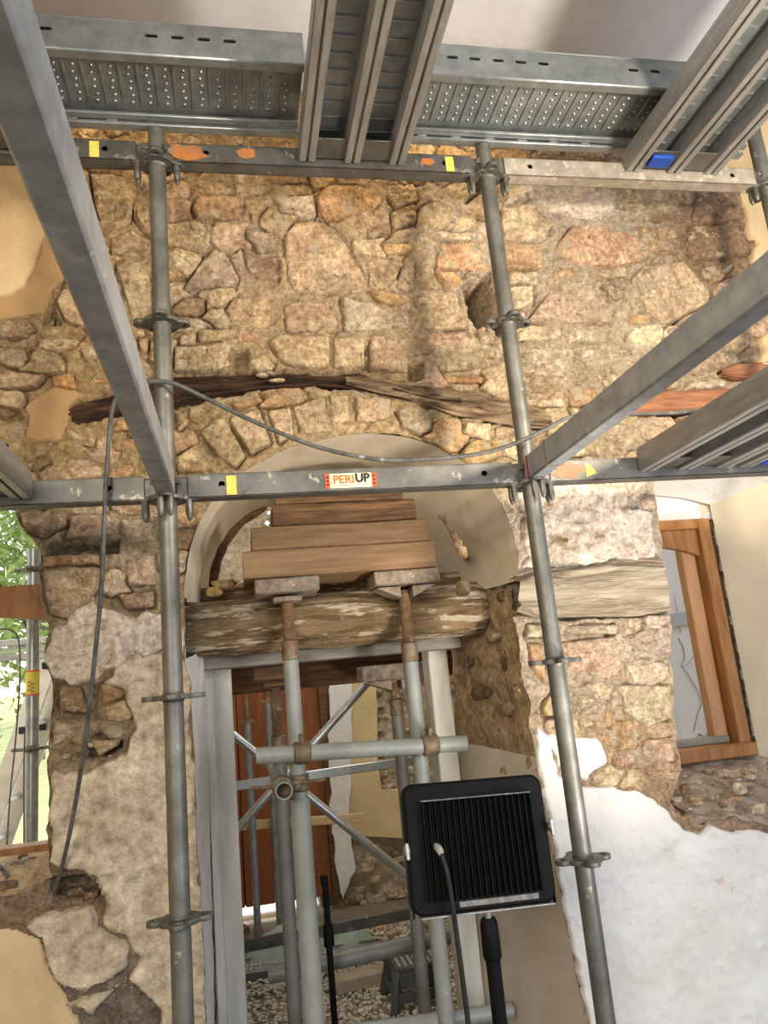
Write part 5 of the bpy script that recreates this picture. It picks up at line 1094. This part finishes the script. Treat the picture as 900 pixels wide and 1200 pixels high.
# white wall beyond the right window with its cracks
ww = wallgrid('wall_outside', 2.10, 4.6, FL, 2.6, 2.05, M_whitewall, .006, .04, f=3); slab('wall_outside', (3.35, 2.2, .9), (2.5, .2, 3.4), M_whitewall)
def crack(pts, r, Y=2.045): MB().tube([V(a+random.uniform(-.8, .8), b, Y) for a, b in pts], r, 6).build('crack', M_crack, ww)
crack([(795, 748), (800, 758), (803, 770), (799, 780), (806, 790), (812, 800), (820, 812), (822, 825), (817, 838), (814, 856)], .0022)
crack([(798, 782), (806, 778), (812, 770), (818, 766), (816, 758)], .0016); crack([(790, 700), (794, 720), (798, 742)], .0014)
crack([(814, 868), (820, 860), (826, 864), (832, 856), (842, 858), (850, 852)], .004)
slab('wall_outside', tuple(V(800, 724, 2.035)), (.34, .012, .045), mat('grey_band', (.5, .5, .52), (.44, .44, .46), 6, .8, bump=.1), None) if False else plate('grey_strip', [(V(a, b, 2.03).x, V(a, b, 2.03).z) for a, b in ((770, 722), (822, 714), (824, 728), (770, 738))], [], .004, Matrix.Translation((0, 2.03, 0)) @ XZ, mat('grey_band', (.58, .58, .60), (.52, .52, .54), 6, .8, bump=.1), ww)  # flat grey strip laid across the white wall
# scaffold outside the left window
cpo = V(38, 830, 1.3)
t = standard(cpo.x, 1.3, FL-.02, V(38, 655, 1.3).z+.04, 'galvanised scaffold pole outside the left window with a yellow label', [V(38, 668, 1.3).z, V(40, 877, 1.3).z], M_galv)
za, zb2 = V(38, 787, 1.27).z, V(38, 813, 1.27).z
MB().tube([(cpo.x, 1.3, zb2), (cpo.x, 1.3, za)], .0252, 24).build('label_band', M_yellow, t)['label'] = 'yellow label band'
MB().tube([(cpo.x, 1.3, za), (cpo.x, 1.3, za+.006)], .0256, 24).tube([(cpo.x, 1.3, zb2), (cpo.x, 1.3, zb2-.006)], .0256, 24).build('label_edge', M_redlab, t)
mb = MB(); [mb.box((cpo.x+.006*(-1)**k, 1.3-.0258, zb2+.008+k*.0075), (.014, .0012, .003), .0003) for k in range(6)]; mb.build('printed_mark', M_btxt, t)
t = thing('ladder', 'aluminium ladder leaning outside the left window behind the pole', 'ladder', V(-20, 1000, 1.9))
for dy in (0, .34):
    a, b = V(57, 775, 1.75)+Vector((0, dy, 0)), V(-45, 1060, 1.75)+Vector((0, dy, 0)); MB().bar(a, b, .026, .085, .003, up=(0, 0, 1)).build('stile', M_alu, t)
    for k in (.02, .30): MB().box(a.lerp(b, k)+Vector((.0, -.02, 0)), (.03, .03, .03), .003).build('plug', M_rubber, t)
a, b = V(57, 775, 1.75), V(-45, 1060, 1.75)
for k in range(6): p = a.lerp(b, .1+k*.17); MB().tube([p, p+Vector((0, .34, 0))], .014, 12).build('rung', M_alu, t)
zd = V(20, 760, 2.6).z; xd = V(48, 760, 2.6).x
t = thing('steel_deck', 'dark scaffold deck seen far outside the left window', 'scaffold deck', (xd-1.5, 2.6, zd-.03))
MB().box((xd-.9, 2.7, zd), (2.2, .3, .008), .002).build('deck_sheet', M_deck, t)
for dz in (-.05, .03): MB().box((xd-.9, 2.55, zd+dz), (2.2, .012, .035), .003).build('side_rail', M_galv, t)
for lx in (xd-.05,): MB().tube([(lx, 2.6, FL-.02), (lx, 2.6, zd+.05)], .024, 16).build('support_pole', M_galv, t)
cable('thin_cable', [(-10, 738, 1.0), (12, 738, 1.0), (22, 752, 1.0), (23, 800, 1.0), (18, 870, 1.0), (12, 930, 1.0), (8, 990, .9)], .0028, M_cable, 'thin cable hanging outside in the left window, nearest the picture edge')
cable('thin_cable', [(29, 860, 1.15), (28, 900, 1.15), (28, 990, 1.15), (27, 1010, 1.15)], .0026, M_cable, 'thin cable hanging straight down beside the outside pole')
# trees beyond the left window
def tree(x, y, h, r, label, n=5200, seed=0):
    rg = np.random.default_rng(seed); t = thing('tree', label, 'tree', (x, y, FL+.0), 'trees outside the left window')
    MB().tube([(x, y, FL-.1), (x+.1, y, FL+h*.35), (x, y+.1, FL+h*.7)], [.16, .12, .05], 10).build('trunk', M_bark, t)
    for k in range(6):
        a = k*1.05+seed; MB().tube([(x+.06, y, FL+h*(.3+.06*k)), (x+.5*r*math.cos(a), y+.5*r*math.sin(a), FL+h*(.5+.06*k))], [.05, .02], 7).build('branch', M_bark, t)
    cl = rg.normal(0, 1, (34, 3)); cl /= np.linalg.norm(cl, axis=1)[:, None]; cl = cl*rg.uniform(.35, .95, (34, 1))*[r, r, h*.36]+[x, y, FL+h*.62]
    c = cl[rg.integers(0, 34, n)]+rg.normal(0, 1, (n, 3))*[r*.2, r*.2, h*.08]
    u = rg.normal(0, 1, (n, 3)); u /= np.linalg.norm(u, axis=1)[:, None]; v = np.cross(u, rg.normal(0, 1, (n, 3))); v /= np.linalg.norm(v, axis=1)[:, None]; s = rg.uniform(.05, .11, (n, 1))
    V3 = np.stack([c-u*s, c-v*s*.5, c+u*s, c+v*s*.5], 1).reshape(-1, 3)-np.array([x, y, FL]); o = arr_mesh('foliage', V3, np.arange(n*4).reshape(n, 4), M_leaf, t); o['kind'] = 'stuff'; return t
for k, (x, y, h, r, lb) in enumerate(((-4.4, 8.0, 4.6, 1.5, 'leafy green tree nearest the left window edge'), (-3.4, 12.5, 6, 1.9, 'leafy green tree beyond the outside pole'), (-9.5, 14, 6, 2.2, 'leafy tree farther off to the left outside'), (-4.5, 19, 8, 2.6, 'tall leafy tree far behind the others outside'))): tree(x, y, h, r, lb, seed=k+1)
# two bright points at the back of the arch, made up as glowing beads
for k, (px, py) in enumerate(((315, 601), (313, 613))):
    t = thing('bright_point', ['upper of two tiny glowing points left of the timber stack', 'lower of two tiny glowing points left of the timber stack'][k], 'lamp', V(px, py, .66)); p = V(px, py, .66); r_ = .004+.002*k
    MB().tube([p+Vector((0, 0, -r_)), p+Vector((0, 0, -r_*.6)), p, p+Vector((0, 0, r_*.6)), p+Vector((0, 0, r_))], [r_*.3, r_*.8, r_, r_*.8, r_*.3], 10).build('bead', M_glow_bead, t); MB().tube([p+Vector((.0, .0, -.004)), p+Vector((.03, .02, -.01))], .002, 6).build('bead_stem', M_rubber, t)

# repeats share a group
GR = {'scaffold_standard': 'galvanised scaffold poles', 'scaffold_ledger': 'steel bars of the scaffold', 'steel_deck': 'steel decks of the scaffold', 'perforated_deck': 'perforated decks at the top', 'steel_prop': 'props in the doorway',
      'timber_block': 'timbers under the arch and on the log', 'diagonal_brace': 'braces behind the doorway', 'level_brace': 'braces behind the doorway', 'thin_prop': 'thin posts before the brown door', 'rubble_stone': 'loose stones on the log',
      'plastic_sheet': 'pale green sheeting', 'lamp_stand': 'black lamp stands', 'bright_point': 'tiny glowing points in the arch', 'thin_cable': 'thin cables outside'}
for o in scene.objects:
    n = o.name.split('.')[0]
    if not o.parent and n in GR and 'group' not in o: o['group'] = GR[n]
